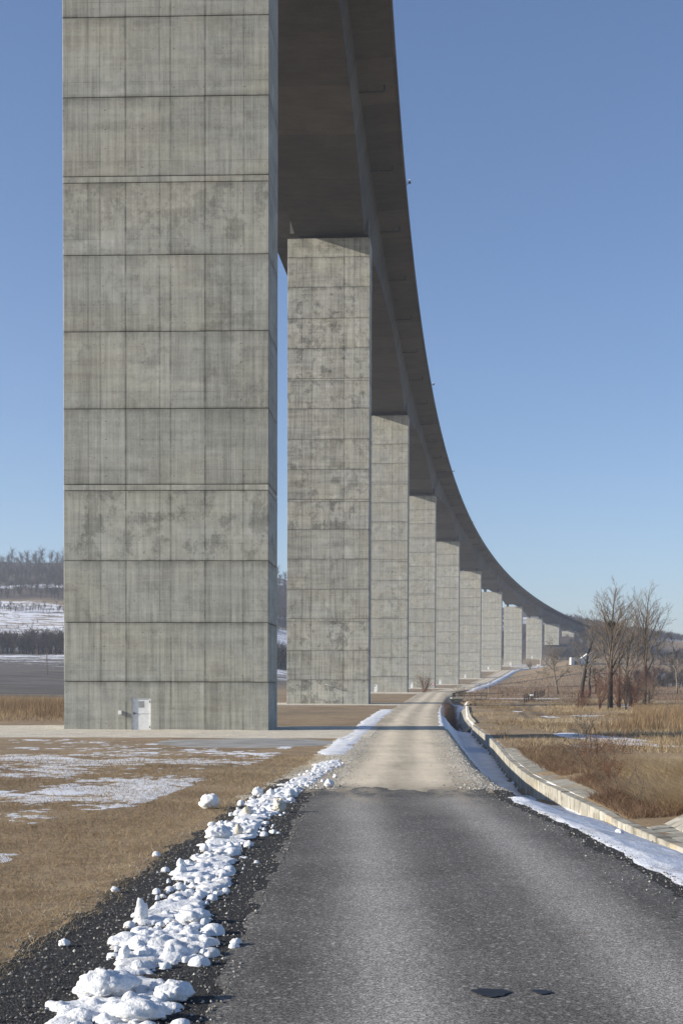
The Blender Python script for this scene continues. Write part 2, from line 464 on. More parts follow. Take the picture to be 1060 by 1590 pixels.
def ground_mat():
    k = NT('ground'); P = k.tc.outputs['Object']
    n0 = k.noise(P, 0.05, 6, 0.6); n1 = k.noise(P, 0.6, 7, 0.65); n2 = k.noise(P, 7.0, 6, 0.7); n3 = k.noise(k.mapv(P, (1, 1, 1)), 40, 3, 0.7)
    nb = k.noise(k.mapv(P, (0.16, 0.10, 1)), 1.0, 6, 0.7)
    c = k.mix(k.mr(n1, 0.3, 0.7), (0.27, 0.185, 0.102), (0.42, 0.315, 0.19))
    c = k.mix(k.mr(nb, 0.45, 0.66, 0, 0.7), c, (0.15, 0.10, 0.058))
    c = k.mix(k.mr(n2, 0.35, 0.7, 0, 0.75), c, (0.15, 0.105, 0.062))
    c = k.mix(k.mr(n3, 0.45, 0.75, 0, 0.5), c, (0.50, 0.39, 0.25))
    c = k.mix(k.mr(n0, 0.45, 0.62, 0, 0.35), c, (0.22, 0.175, 0.11))
    track = k.attr('track')
    c = k.mix(k.math('MULTIPLY', track, k.mr(n1, 0.3, 0.6, 0.5, 1)), c, (0.10, 0.075, 0.048))
    # ploughed field, brush slope
    fld = k.attr('field')
    fn = k.noise(k.mapv(P, (0.012, 0.10, 1)), 1.0, 7, 0.75)
    fc = k.mix(k.mr(fn, 0.3, 0.7), (0.045, 0.037, 0.030), (0.19, 0.165, 0.135))
    c = k.mix(fld, c, fc)
    br = k.attr('brush')
    bn = k.noise(P, 0.07, 7, 0.7); bn2 = k.noise(P, 0.4, 5, 0.7)
    bc = k.mix(k.mr(bn, 0.3, 0.7), (0.040, 0.033, 0.029), (0.12, 0.088, 0.062))
    bc = k.mix(k.mr(bn2, 0.4, 0.7, 0, 0.6), bc, (0.033, 0.028, 0.026))
    c = k.mix(br, c, bc)
    # lying snow
    sn = k.attr('snow')
    sm = k.math('ADD', sn, k.math('ADD', k.math('MULTIPLY', k.math('SUBTRACT', k.noise(k.mapv(P, (0.5, 1.0, 1)), 0.12, 7, 0.72), 0.5), 1.3), k.math('MULTIPLY', k.math('SUBTRACT', n1, 0.5), 0.5)))
    c = k.mix(k.mr(sm, 0.48, 0.62), c, (0.78, 0.79, 0.82))
    k.bump(k.math('ADD', n2, k.math('MULTIPLY', n3, 0.6)), 0.7, 0.05)
    return k.fin(c, 0.95)
M_ground = ground_mat()

def blades_mat(name, c1, c2, c3, trans=0.0):
    k = NT(name); a = k.attr('tint')
    c = k.ramp(a, [(0.0, c1), (0.5, c2), (1.0, c3)])
    m = k.fin(c, 0.85)
    if trans > 0:
        tr = k.n('BsdfTranslucent'); k.set(tr.inputs['Color'], c); mx = k.n('MixShader'); mx.inputs[0].default_value = trans
        k.t.links.new(k.p.outputs[0], mx.inputs[1]); k.t.links.new(tr.outputs[0], mx.inputs[2]); k.t.links.new(mx.outputs[0], k.out.inputs['Surface'])
    return m
M_straw = blades_mat('straw', (0.17, 0.115, 0.062), (0.34, 0.245, 0.135), (0.56, 0.45, 0.29), 0.4)
M_reed = blades_mat('reed', (0.16, 0.105, 0.06), (0.31, 0.215, 0.12), (0.48, 0.37, 0.22), 0.35)
M_brush = blades_mat('brush_twigs', (0.08, 0.050, 0.034), (0.20, 0.125, 0.078), (0.36, 0.25, 0.155), 0.25)
M_wood_far = blades_mat('far_wood', (0.026, 0.021, 0.019), (0.060, 0.047, 0.039), (0.105, 0.082, 0.066))
M_bark = plain('bark', (0.042, 0.034, 0.028), 0.95, 0.45, 4)
M_twig = plain('twigs', (0.15, 0.12, 0.09), 0.95, 0.3, 1)
M_barkpale = plain('pale_bark', (0.16, 0.135, 0.105), 0.95, 0.35, 3)
M_redtwig = plain('red_twigs', (0.13, 0.062, 0.040), 0.95, 0.3, 1)
M_mistle = plain('mistletoe_green', (0.040, 0.042, 0.018), 0.9, 0.4, 6)
M_stone = blades_mat('stone_chips', (0.09, 0.085, 0.08), (0.30, 0.28, 0.25), (0.55, 0.53, 0.48))

# ------------------------------------------------------------------ the lie of the land
T0, AX, AY, RC = 0.03827, -12.475, 82.004, 4235.0      # viaduct axis: a wide curve to the right
def axis(s):
    X = AX + T0 * s + s * s / (2 * RC)
    Y = AY + s - (T0 * T0 * s / 2 + T0 * s * s / (2 * RC) + s ** 3 / (6 * RC * RC))
    return X, Y, T0 + s / RC
def on_axis(s, b):
    X, Y, t = axis(s)
    return X + np.cos(t) * b, Y - np.sin(t) * b
_s = np.linspace(-200, 1500, 400); _ax = axis(_s)
def axis_x(y): return np.interp(y, _ax[1], _ax[0])

road_c = itp([(-30, 1.3), (9, 1.27), (14, 1.13), (20, 1.0), (26, .75), (32, .80), (39, 1.05), (55, 1.6), (80, 2.5), (100, 3.3), (141, 5.3), (198, 8.5), (250, 12.2), (300, 15.6), (380, 26), (480, 38), (583, 51.4), (680, 66), (782, 84), (838, 103), (873, 116), (960, 150), (1100, 210)])
road_w = itp([(-30, 2.6), (9, 2.48), (14, 2.42), (20, 2.3), (26, 2.1), (32, 1.9), (39, 1.8), (60, 1.95), (100, 2.2), (200, 2.7), (300, 2.7), (600, 2.6), (1100, 2.6)])
road_z = itp([(-60, 0), (22, 0), (80, -.48), (200, -.5), (320, .73), (440, 1.62), (560, 3.15), (680, 6.77), (800, 12.78), (920, 17.6), (1040, 24.9), (1100, 30), (1140, 42), (1240, 52), (1400, 72), (1700, 105), (2200, 125), (4000, 130)])
wall_x = itp([(6, 5.2), (14, 5.0), (19.8, 4.88), (23.3, 4.80), (29, 4.95), (38.6, 5.10), (43, 5.22), (52.5, 5.75), (64.6, 6.6), (76.6, 7.45), (90, 8.2), (115, 9.2), (140, 10.6), (170, 12.8), (205, 15.4), (245, 18.6), (300, 24)])
wall_z = itp([(-30, -.1), (15, -.15), (20, -.2), (28, -.35), (40, -.55), (60, -.8), (80, -1.0), (100, -1.1), (180, -.9), (245, -.4)])
ditch_d = itp([(-30, .06), (12, .08), (20, .10), (26, .17), (31, .36), (40, .72), (60, .9), (80, 1.0), (150, .9), (235, .9), (262, 0.0)])
mead_z = itp([(-60, -.1), (15, -.15), (28, -.30), (40, -.5), (60, -.75), (100, -1.0), (180, -.8), (250, -.3), (330, .5), (450, 2.5), (600, 9.5), (750, 18), (900, 24), (1050, 30), (1200, 42), (1450, 66), (1700, 98), (2000, 96), (4000, 100)])
left_z = itp([(-60, .0), (40, -.2), (100, -.4), (200, .7), (300, 2.8), (420, 6.2), (600, 16.5), (640, 19), (800, 42), (950, 67), (1100, 96), (1250, 121), (1400, 128), (4000, 130)])

def terrain(x, y):
    x = np.asarray(x, float); y = np.asarray(y, float)
    rc = road_c(y); rw = road_w(y); rz = road_z(y)
    xw = wall_x(y); wz = wall_z(y); dd = ditch_d(y)
    # left of the road
    ax = axis_x(y)
    kl = sstep(20, 1, (150 + 0.45 * np.clip(y - 650, 0, 800) - (ax - x)) / (150 + 0.45 * np.clip(y - 650, 0, 800) - 20) * 19 + 1)
    z = rz * (1 - kl) + left_z(y) * kl
    # right of the road: shoulder, ditch, wall, meadow
    xe = rc + rw
    zf = wz - dd
    far = sstep(245, 290, y)
    q = np.clip((x - xe - 0.15) / np.maximum(np.where(y < 27, xw - xe - .2, 1.0 + 0.25 * (xw - xe)), .5), 0, 1)
    q = np.where(y < 26, q, q * q * (3 - 2 * q))
    zd = rz * (1 - q) + zf * q
    bank = sstep(0, 0.12, x - (xw + 0.06))
    km = sstep(1.0, 30, x - xw)
    mz = (wz - 0.03) * (1 - km) + mead_z(y) * km
    mound = 0.50 * np.exp(-((x - 8.3) / 1.6) ** 2 - ((y - 30) / 8.0) ** 2) + 0.30 * np.exp(-((x - 7.9) / 1.5) ** 2 - ((y - 42) / 9.0) ** 2)
    zr = zd * (1 - bank) + (mz + mound) * bank
    zfar = rz + (mead_z(y) - rz) * sstep(3, 45, x - xe)
    zr = zr * (1 - far) + zfar * far
    z = np.where(x > xe, zr, z)
    # far ridge on the right falls away to the right, hill on the left climbs
    z = np.where(x > rc + 30, z - sstep(1100, 1700, y) * 0.205 * np.clip(x - 262 - 0.0 * y, -60, 300), z)
    z = z + sstep(500, 1200, y) * (fbm(x / 120, y / 120, 4, 3) - 0.5) * 14 * sstep(15, 120, np.abs(x - ax))
    # soft unevenness off the road
    off = sstep(0.3, 3.0, np.abs(x - rc) - rw)
    z = z + off * (fbm(x / 3.0, y / 3.0, 3, 5) - 0.5) * 0.10 * np.where((x > xe) & (x < xw + .4) & (y < 260), 0.0, 1.0)
    return z

def gsp(lo, hi, a, b, step, grow):
    """coordinates from lo to hi: even steps in [a, b], growing outside"""
    mid = list(np.arange(a, b + 1e-6, step)); up = []; c = b; s = step
    while c < hi: s *= grow; c += s; up.append(c)
    dn = []; c = a; s = step
    while c > lo: s *= grow; c -= s; dn.append(c)
    return np.array(dn[::-1] + mid + up)

gx = gsp(-1900, 1900, -5, 11, 0.2, 1.05)
gy = np.concatenate([np.arange(-60, 6, 3.0), np.arange(6, 60, 0.5), np.arange(60, 150, 1.0), gsp(150, 3300, 150, 152, 1.0, 1.014)[1:]])
GX, GY = np.meshgrid(gx, gy)
GZ = terrain(GX, GY)
# keep the ground a little below the road sheets
cor = sstep(0.0, 0.5, road_w(GY) - np.abs(GX - road_c(GY)))
GZ -= 0.05 * cor * (GY < 1100)
a_left = axis_x(GY) - GX
snow_a = np.zeros_like(GX); field_a = np.zeros_like(GX); brush_a = np.zeros_like(GX)
lf = sstep(25, 60, a_left)
field_a += lf * sstep(225, 240, GY) * (1 - sstep(590, 615, GY))
snow_a += lf * sstep(300, 600, GY) * (1 - sstep(600, 625, GY)) * 0.50
hill = lf * sstep(610, 650, GY)
snow_a += hill * (0.52 - 0.52 * sstep(905, 940, GY + 40 * (fbm(GX / 90, GY / 90, 3, 8) - .5) * 2) + 0.0)
snow_a += hill * 0.55 * np.exp(-((GY - 1010 + .12 * (GX + 260)) / 26) ** 2)
brush_a += hill * (0.45 * np.exp(-((GY - 720) / 30) ** 2) + 0.75 * np.exp(-((GY - 860) / 22) ** 2) + sstep(905, 945, GY) * 0.95)
snow_a += hill * 0.5 * sstep(1185, 1230, GY) * sstep(0.42, 0.6, fbm(GX / 60, GY / 60, 3, 21))
mid = (1 - lf) * sstep(1000, 1120, GY) * (GX < road_c(GY) + 60)
brush_a += mid * 0.9
rt = (GX > road_c(GY) + 20)
brush_a += rt * sstep(900, 1050, GY) * (1 - sstep(235, 330, GX)) * 0.9
snow_a += rt * sstep(1020, 1130, GY) * sstep(225, 330, GX + (GY - 1700) * .10) * 0.72
snow_a += rt * 0.30 * np.exp(-((GY - 820) / 60) ** 2) * sstep(0.45, 0.6, fbm(GX / 40, GY / 40, 3, 31))
nf = (1 - sstep(200, 260, GY))
snow_a += 0.10 * nf * (GX > wall_x(GY) + 6) + 0.06
track_a = np.zeros_like(GX)
tc = wall_x(GY) + 6.5 + 0.02 * (GY - 90)
tm = sstep(70, 95, GY) * (1 - sstep(235, 250, GY))
track_a += tm * (np.exp(-((GX - tc - 0.9) / 0.45) ** 2) + np.exp(-((GX - tc + 0.9) / 0.45) ** 2))
ground = npmesh('ground', np.stack([GX, GY, GZ], -1).reshape(-1, 3), gridfaces(len(gy), len(gx)), M_ground,
                attrs={'snow': snow_a.ravel(), 'field': np.clip(field_a, 0, 1).ravel(), 'brush': np.clip(brush_a, 0, 1).ravel(), 'track': np.clip(track_a, 0, 1).ravel()})
tag(ground, 'dry brown grassland rising to snowy hills behind the viaduct', 'ground', kind='structure')

def sheet(name, ys, left, right, ncol, mat, lift, edge_amp=0.0, seed=0, attr=None, yend=None):
    """a draped strip between left(y) and right(y) whose margins sink into the ground irregularly"""
    ys = np.asarray(ys); u = np.linspace(0, 1, ncol)
    Lx = left(ys)[:, None]; Rx = right(ys)[:, None]
    X = Lx + (Rx - Lx) * u[None, :]; Y = np.repeat(ys[:, None], ncol, 1)
    Z = terrain(X, Y)
    e = np.minimum(X - Lx, Rx - X)
    t = lift * np.ones_like(X)
    if edge_amp > 0:
        t = np.minimum(lift, (e - edge_amp * fbm(X * 2.2, Y * 2.2, 4, seed) * 1.6) * 0.12)
        if yend: t = np.minimum(t, (yend - Y - 5.0 * (fbm(X * 1.5, Y * .45, 4, seed + 1) - .5)) * .03)
        t = np.maximum(t, -0.08)
    at = {'wear': attr(X, Y).ravel(), 'dust': (sstep(21, 28.5, Y) * np.clip(.35 + .8 * attr(X, np.minimum(Y, 24)) - .4, 0, 1)).ravel()} if attr else None
    return npmesh(name, np.stack([X, Y, Z + t], -1).reshape(-1, 3), gridfaces(len(ys), ncol), mat, attrs=at)

# asphalt road in front, limestone track beyond
yn = np.concatenate([np.arange(-25, 6, 1.0), np.arange(6, 31.6, 0.12)])
def end_cut(x): return 28.6 + 0.7 * (fbm(x * 1.1, x * 0 + 3, 3, 9) - .5)
def wear_a(X, Y):
    r = (X - road_c(Y)) / 2.3
    w = 0.95 * np.exp(-((r + 0.45) / 0.20) ** 2) + 0.85 * np.exp(-((r - 0.42 - 0.05 * np.sin(Y / 9)) / 0.22) ** 2)
    return np.clip(w + 0.25, 0, 1.2) * sstep(29.5, 26.5, Y) if False else np.clip(w + 0.22, 0, 1.2) * (1 - 0.75 * sstep(26.2, 27.6, Y))
asph = sheet('asphalt_road', yn, lambda y: road_c(y) - road_w(y) - .15, lambda y: road_c(y) + road_w(y) + .1, 60, M_asphalt, 0.012, 0.22, 3, wear_a, 29.3)
tag(asph, 'worn dark grey asphalt road running away from the foreground', 'road', kind='structure')
yg = np.concatenate([np.arange(27.6, 60, 0.2), np.arange(60, 150, 0.8), np.arange(150, 1010, 4.0)])
def wear_g(X, Y):
    r = (X - road_c(Y)) / road_w(Y)
    return np.clip(1.1 * np.exp(-((r + .45) / .26) ** 2) + 1.1 * np.exp(-((r - .42) / .26) ** 2) + 0.35, 0, 1.3) * sstep(28, 33, Y)
groad = sheet('gravel_road', yg, lambda y: road_c(y) - road_w(y) - .5 - .002 * y, lambda y: road_c(y) + road_w(y) + .9 + .002 * y, 30, M_groad, 0.006, 0.35, 4, wear_g)
# beyond the first 200 m the ground grid is coarser, so the track stands a little prouder there
co = np.empty(len(groad.data.vertices) * 3, np.float32); groad.data.vertices.foreach_get('co', co); co = co.reshape(-1, 3)
co[:, 2] += 0.014 * sstep(28.5, 32, co[:, 1]) + 0.25 * sstep(150, 320, co[:, 1]); groad.data.vertices.foreach_set('co', co.ravel())
tag(groad, 'pale limestone gravel track leading along the row of piers', 'road', kind='structure')

ysn = np.arange(4, 62, 0.15)
shl = itp([(4, -3.35), (10, -3.05), (13, -2.88), (18, -2.82), (22, -2.62), (26.4, -2.55), (32, -2.3), (43, -1.5), (62, -1.1)])
shoulder = sheet('shoulder', ysn, lambda y: shl(y) - .25, lambda y: road_c(y) - road_w(y) + .8, 44, M_shoulder, 0.006, 0.30, 6, None, 33.5)
tag(shoulder, 'loose dark asphalt chippings along the left edge of the road', 'shoulder', kind='structure')
rsh = sheet('shoulder', np.arange(4, 33, 0.15), lambda y: road_c(y) + road_w(y) - .9, lambda y: road_c(y) + road_w(y) + .26 + .50 * sstep(24, 30, y), 40, M_shoulder, 0.006, 0.16, 7)
tag(rsh, 'dark chippings between the asphalt and the right snow strip', 'shoulder', kind='structure')

gm = sheet('gravel_margin', np.arange(26, 70, .2), lambda y: shl(y) - .45 - .4 * sstep(30, 50, y), lambda y: road_c(y) - road_w(y) + .9, 30, M_gravel, 0.004, 0.4, 13)
tag(gm, 'pale gravel margin between the dry grass and the track', 'gravel', kind='structure')
for cx, cy, rx, ry, ph in ((.92, 9.48, .135, .13, 0.3), (1.30, 9.50, .07, .07, 1.3)):
    n = 40; vs_ = [(cx, cy, 0)]
    for i in range(n):
        a = 2 * math.pi * i / n
        rr = 1 + .08 * math.sin(3 * a + ph) + .07 * math.sin(7 * a + 2 * ph) + .05 * math.sin(13 * a)
        vs_.append((cx + rx * rr * math.cos(a) + .012 * math.sin(a * 2), cy + ry * rr * math.sin(a) - .05 * (rx * math.cos(a)), 0))
    vs_ = [(x, y, float(terrain(x, y)) + .021) for x, y, _ in vs_]
    o = mobj('oil_stain', vs_, [(0, 1 + i, 1 + (i + 1) % n) for i in range(n)], M_wet, asph)

# limestone pads at the foot of the piers
PIERS = [(0, -.51, None), (120, -.52, 71.5), (240, .73, 69.44), (360, 1.62, 67.28), (480, 3.15, 65.18), (600, 6.77, 63.03), (720, 12.78, 60.95), (840, 17.58, 59.16), (960, 24.85, 57.42), (1062, 41.86, 57.0), (1160, 46.5, 55.4)]
def zdeck(s): return 79.25 - .0170 * (s - 120) + 1.5e-6 * (s - 120) ** 2
for i, (s, zb, zt) in enumerate(PIERS[:8]):
    X, Y, t = axis(s)
    y0, y1 = (Y - 17.8, Y + 6.5) if i == 0 else (Y - 2.6 - 12 - 2 * i, Y + 6)
    ysp = np.arange(y0, y1, 0.35 if i == 0 else 1.2)
    lx = (lambda y, X=X, i=i: np.full_like(y, X - (30 if i == 0 else 12)))
    rx = (lambda y, i=i: road_c(y) - road_w(y) * (0.95 if i == 0 else .7))
    ncol = 150 if i == 0 else 40
    u = np.linspace(0, 1, ncol); XX = lx(ysp)[:, None] + (rx(ysp) - lx(ysp))[:, None] * u; YY = np.repeat(ysp[:, None], ncol, 1)
    e = np.minimum(np.minimum(YY - y0, y1 - YY), XX - XX[:, :1])
    t_ = np.minimum(.03, (e - 1.3 * fbm(XX / 2.5, YY / 2.5, 4, 40 + i)) * .05)
    ZZ = terrain(XX, YY) + np.maximum(t_, -.08) + (0.12 if i > 1 else 0.0) * (t_ > 0)
    pad = npmesh('gravel_pad', np.stack([XX, YY, ZZ], -1).reshape(-1, 3), gridfaces(len(ysp), ncol), M_gravel)
    tag(pad, ['wide pale gravel apron around the foot of the nearest pier', 'pale gravel apron at the foot of the second pier', 'pale gravel apron at the foot of the third pier', 'pale gravel apron at the foot of the fourth pier', 'pale gravel apron at the foot of the fifth pier', 'pale gravel apron at the foot of the sixth pier', 'pale gravel apron at the foot of the seventh pier', 'pale gravel apron at the foot of the eighth pier'][i], 'gravel pad', kind='structure')
# frozen puddle on the near apron
ysi = np.arange(47.5, 66.5, .3); ncol = 50
XX = np.linspace(-11, -.6, ncol)[None, :] + 0 * ysi[:, None]; YY = np.repeat(ysi[:, None], ncol, 1)
r_ = 1.15 * np.sqrt(((XX + 5.2 - .22 * (57 - YY)) / 5.0) ** 2 + ((YY - 58.5 - .35 * (XX + 5)) / 7.0) ** 2) + .35 * (fbm(XX / 1.5, YY / 2.5, 4, 77) - .5)
t_ = np.clip((1 - r_) * .10, -.08, .035)
puddle = npmesh('frozen_puddle', np.stack([XX, YY, terrain(XX, YY) + t_], -1).reshape(-1, 3), gridfaces(len(ysi), ncol), M_ice)
tag(puddle, 'thin grey ice sheet on the gravel before the nearest pier', 'ice', kind='structure')

# ------------------------------------------------------------------ lying snow
def snow_sheet(name, label, x0, x1, y0, y1, dx, dy, thick, mat=M_osnow):
    xs = np.arange(x0, x1, dx); ys = np.arange(y0, y1, dy)
    X, Y = np.meshgrid(xs, ys)
    t = thick(X, Y)
    keep = t > -0.03
    V = np.stack([X, Y, terrain(X, Y) + np.clip(t, -.04, None)], -1).reshape(-1, 3)
    F = gridfaces(len(ys), len(xs))
    F = F[keep.ravel()[F].any(1)]
    used = np.unique(F); mp = np.full(len(V), -1); mp[used] = np.arange(len(used))
    o = npmesh(name, V[used], mp[F], mat)
    return tag(o, label, 'snow', kind='stuff')

def t_right(X, Y):
    xe = road_c(Y) + road_w(Y)
    a = X - (xe - .02 + .16 * (fbm(X * 1.5, Y * 1.5, 4, 51) - .5) * 2 + .55 * sstep(26, 29, Y))
    b = wall_x(Y) - .02 - X
    m = np.minimum(a, b + .25) * .18 - .02 + .012 * (fbm(X * 3, Y * 3, 3, 52) - .5)
    return np.minimum(m, .05 + .05 * (fbm(X * 2, Y * 2, 4, 53) - .5)) * 1.0 - .25 * sstep(28, 31.0, Y - .6 * (X - 4))
snow_sheet('snow_strip', 'old white snow strip between the asphalt and the low concrete wall', 2.3, 5.3, 4, 33, .05, .07, t_right)
def t_ditch(X, Y):
    xe = road_c(Y) + road_w(Y)
    a = X - (xe + .55 + .5 * (fbm(X * .9, Y * .5, 4, 55) - .5) + .3 * sstep(60, 40, Y) if False else xe + .55 + .5 * (fbm(X * .9, Y * .5, 4, 55) - .5))
    m = np.minimum(a, wall_x(Y) - X + .3) * .14 - .05 * (fbm(X * 1.1, Y * .35, 4, 56) > .62)
    return np.minimum(m, .07) - .3 * sstep(29.5, 27.5, Y + .6 * (X - 4)) * 0 - .3 * (1 - sstep(27.0, 30.0, Y - .5 * (X - 4)))
snow_sheet('ditch_snow', 'bluish shaded snow lying along the bottom of the roadside ditch', 2.6, 20, 26, 236, .14, .35, t_ditch)
def t_verge(X, Y):
    xl = road_c(Y) - road_w(Y)
    a = X - (xl - 1.15 - .006 * Y + .5 * (fbm(X * .8, Y * .3, 4, 61) - .5)); b = (xl - .05 + .35 * (fbm(X * 1.2, Y * .4, 4, 62) - .5)) - X
    return np.minimum(np.minimum(a, b) * .12 - .012, .05) - .2 * (1 - sstep(42, 48, Y)) - .2 * sstep(150, 165, Y) - .04 * (fbm(X, Y * .4, 3, 63) > .66)
snow_sheet('verge_snow', 'white snow strip on the left verge of the gravel track', -3.5, 7, 40, 168, .12, .3, t_verge)
def t_verge_r(X, Y):
    xr = road_c(Y) + road_w(Y)
    a = X - (xr - .15 + .5 * (fbm(X * .8, Y * .3, 4, 66) - .5)); b = xr + 1.2 - X
    return np.minimum(np.minimum(a, b) * .12, .05) - .2 * (1 - sstep(66, 92, Y)) - .2 * sstep(225, 240, Y)
snow_sheet('verge_snow', 'white snow strip on the right verge above the ditch', 4, 16, 60, 240, .14, .4, t_verge_r)
def t_field(X, Y):
    n = .58 * fbm(X / 3.0, Y / 3.4, 5, 71) + .42 * fbm(X / .5, Y / .5, 4, 72) + .24 * (fbm(X / .12, Y / .12, 2, 74) - .5)
    band = .10 * np.exp(-((Y - 25 - .55 * (X + 9)) / 5.0) ** 2) + .06 * np.exp(-((Y - 40) / 7.0) ** 2) - .13 * sstep(42, 60, Y)
    edge = sstep(.5, 2.2, shl(Y) - X)
    return np.clip((n - .568 + .8 * band) * .13, -.05, .012) - .1 * (1 - edge) + .012 * (fbm(X * 5, Y * 5, 2, 73) - .5)
snow_sheet('field_snow', 'thin torn snow patches on the dry grass field left of the road', -24, -3, 10, 63, .065, .09, t_field)
def t_mead(X, Y):
    n = fbm(X / 5, Y / 14, 5, 81)
    return np.clip((n - .735) * .3, -.05, .03)
snow_sheet('meadow_snow', 'scattered small snow remnants in the meadow behind the ditch', 9, 70, 60, 240, .5, .9, t_mead)

# ------------------------------------------------------------------ viaduct piers
def lift_block(z0, z1, parent, mat, w=PW, d=PD):
    m = MB().cbox(-w / 2, w / 2, -d / 2, d / 2, z0 + .014, z1 - .014, .028)
    return m.build('concrete_lift', mat, parent)

def foot_block(z0, z1, parent, mat, door):
    """lowest lift, with a recessed door opening in its front face"""
    w, d = PW / 2, PD / 2; x0, x1, zt = door[:3]; rec = .16
    z0 -= 1.0; z1 -= .014
    v = []; f = []
    def q(*p):
        b = len(v); v.extend(p); f.append(tuple(range(b, b + len(p))))
    yb = -d
    zb = door[3]
    q((-w, yb, z0), (x0, yb, z0), (x0, yb, z1), (-w, yb, z1))
    q((x1, yb, z0), (w, yb, z0), (w, yb, z1), (x1, yb, z1))
    q((x0, yb, zt), (x1, yb, zt), (x1, yb, z1), (x0, yb, z1))
    q((x0, yb, z0), (x1, yb, z0), (x1, yb, zb), (x0, yb, zb))
    yr = yb + rec
    q((x0, yb, zb), (x0, yr, zb), (x0, yr, zt), (x0, yb, zt))
    q((x1, yr, zb), (x1, yb, zb), (x1, yb, zt), (x1, yr, zt))
    q((x0, yr, zt), (x1, yr, zt), (x1, yb, zt), (x0, yb, zt))
    q((x0, yb, zb), (x1, yb, zb), (x1, yr, zb), (x0, yr, zb))
    q((x0, yr, zb), (x1, yr, zb), (x1, yr, zt), (x0, yr, zt))
    q((w, yb, z0), (w, d, z0), (w, d, z1), (w, yb, z1)); q((w, d, z0), (-w, d, z0), (-w, d, z1), (w, d, z1)); q((-w, d, z0), (-w, yb, z0), (-w, yb, z1), (-w, d, z1))
    q((-w, yb, z1), (w, yb, z1), (w, d, z1), (-w, d, z1))
    return mobj('concrete_lift', v, f, mat, parent)

def steel_door(x0, x1, zb, zt, parent, detail=True):
    yf = -PD / 2
    dr = MB().box(x0 + .07, x1 - .07, yf + .085, yf + .13, zb + .03, zt - .07).build('door', M_white, parent)
    MB().box(x0 + .004, x0 + .07, yf + .05, yf + .14, zb + .01, zt - .004).box(x1 - .07, x1 - .004, yf + .05, yf + .14, zb + .01, zt - .004).box(x0 + .07, x1 - .07, yf + .05, yf + .14, zt - .07, zt - .004).build('door_frame', M_white, parent)
    cx = (x0 + x1) / 2 - .02
    MB().box(cx - .17, cx + .17, yf + .075, yf + .088, zt - .62, zt - .22).build('vent_grille', M_vent, dr)
    if detail:
        zm = zb + 1.02
        MB().box(x0 + .08, x1 - .08, yf + .078, yf + .09, zm - .012, zm + .012).build('cross_rail', M_vent, dr)
        MB().box(x0 + .10, x0 + .14, yf + .03, yf + .088, zm - .06, zm + .09).box(x0 + .14, x0 + .27, yf + .03, yf + .05, zm + .0, zm + .035).build('handle', M_metal, dr)
        for hz in (zb + .2, zt - .25): MB().box(x1 - .085, x1 - .05, yf + .035, yf + .088, hz - .07, hz + .07).build('hinge', M_metal, dr)

P1J = [2.52, 6.19, 10.02, 14.36, 14.74, 19.4, 24.14, 28.83, 33.26, 33.65, 38.47, 43.33, 48.1, 52.9, 53.3, 58.0, 62.8, 67.5, 71.9]
P2J = [3.24, 7.85, 12.4, 12.72, 17.35, 22.04, 26.63, 30.91, 31.24, 35.88, 40.57, 45.28, 49.6, 49.9, 54.56, 59.17, 63.96, 68.55]
ORD = ['nearest', 'second', 'third', 'fourth', 'fifth', 'sixth', 'seventh', 'eighth', 'ninth', 'tenth', 'last']
for i, (s, zb, zt) in enumerate(PIERS):
    X, Y, t = axis(s)
    p = empty('bridge_pier', (X, Y, zb), -t)
    top = (zt if zt else 73.55) - zb
    if i == 0: J = [j - zb for j in P1J]
    elif i == 1: J = [j - zb for j in P2J]
    else:
        J = []; c = 3.3 + .35 * (i % 3); k_ = 0
        while c < top - 3.2:
            J.append(c); k_ += 1
            if k_ % 4 == 3: c += .32; J.append(c)
            c += 4.72
    mat = M_pier1 if i == 0 else M_pier2 if i == 1 else M_pier3
    doors = i not in (1, 9, 10)
    bounds = [0] + J + [top]
    for a, b in zip(bounds[:-1], bounds[1:]):
        if a == 0:
            if doors: foot_block(0, b, p, mat, (-2.12 if i == 0 else -2.2, -.94 if i == 0 else -1.1, 2.05, 0.02))
            else: lift_block(-3.0, b, p, mat)
        else: lift_block(a, b, p, mat)
    MB().box(-PW / 2 + .07, PW / 2 - .07, -PD / 2 + .28, PD / 2 - .07, -.5, top - .05).build('joint_core', M_core, p)
    if doors: steel_door(-2.12 if i == 0 else -2.2, -.94 if i == 0 else -1.1, .02, 2.05, p, i < 3)
    gap = zdeck(s) + .3 - 7.2 - (zb + top)
    for bx in (-4.1, 4.1):
        MB().cbox(bx - .75, bx + .75, -.9, .9, top, top + max(gap, .3) - .03, .04).build('bearing', M_bearing, p)
    if i == 0:
        MB().cbox(-2.93, -2.74, -PD / 2 - .13, -PD / 2, 1.0, 1.24, .012).build('junction_box', M_white, p)
    if i == 1:
        MB().tube([(-.3, -PD / 2 + .02, 3.1), (-.05, -PD / 2 - .35, 3.02), (.9, -PD / 2 - .5, 2.75)], [.07, .07, .06], 6).build('bent_pipe', M_galv, p)
    lab = ('nearest concrete viaduct pier, white door with vent at its foot' if i == 0 else
           'second concrete pier from the camera, dark stains and a bent pipe near its foot' if i == 1 else
           'last and shortest pier, half hidden by bare branches at the hillside' if i == 10 else
           '%s concrete viaduct pier counted from the camera along the gravel track' % ORD[i])
    tag(p, lab, 'bridge pier', 'row of viaduct piers')

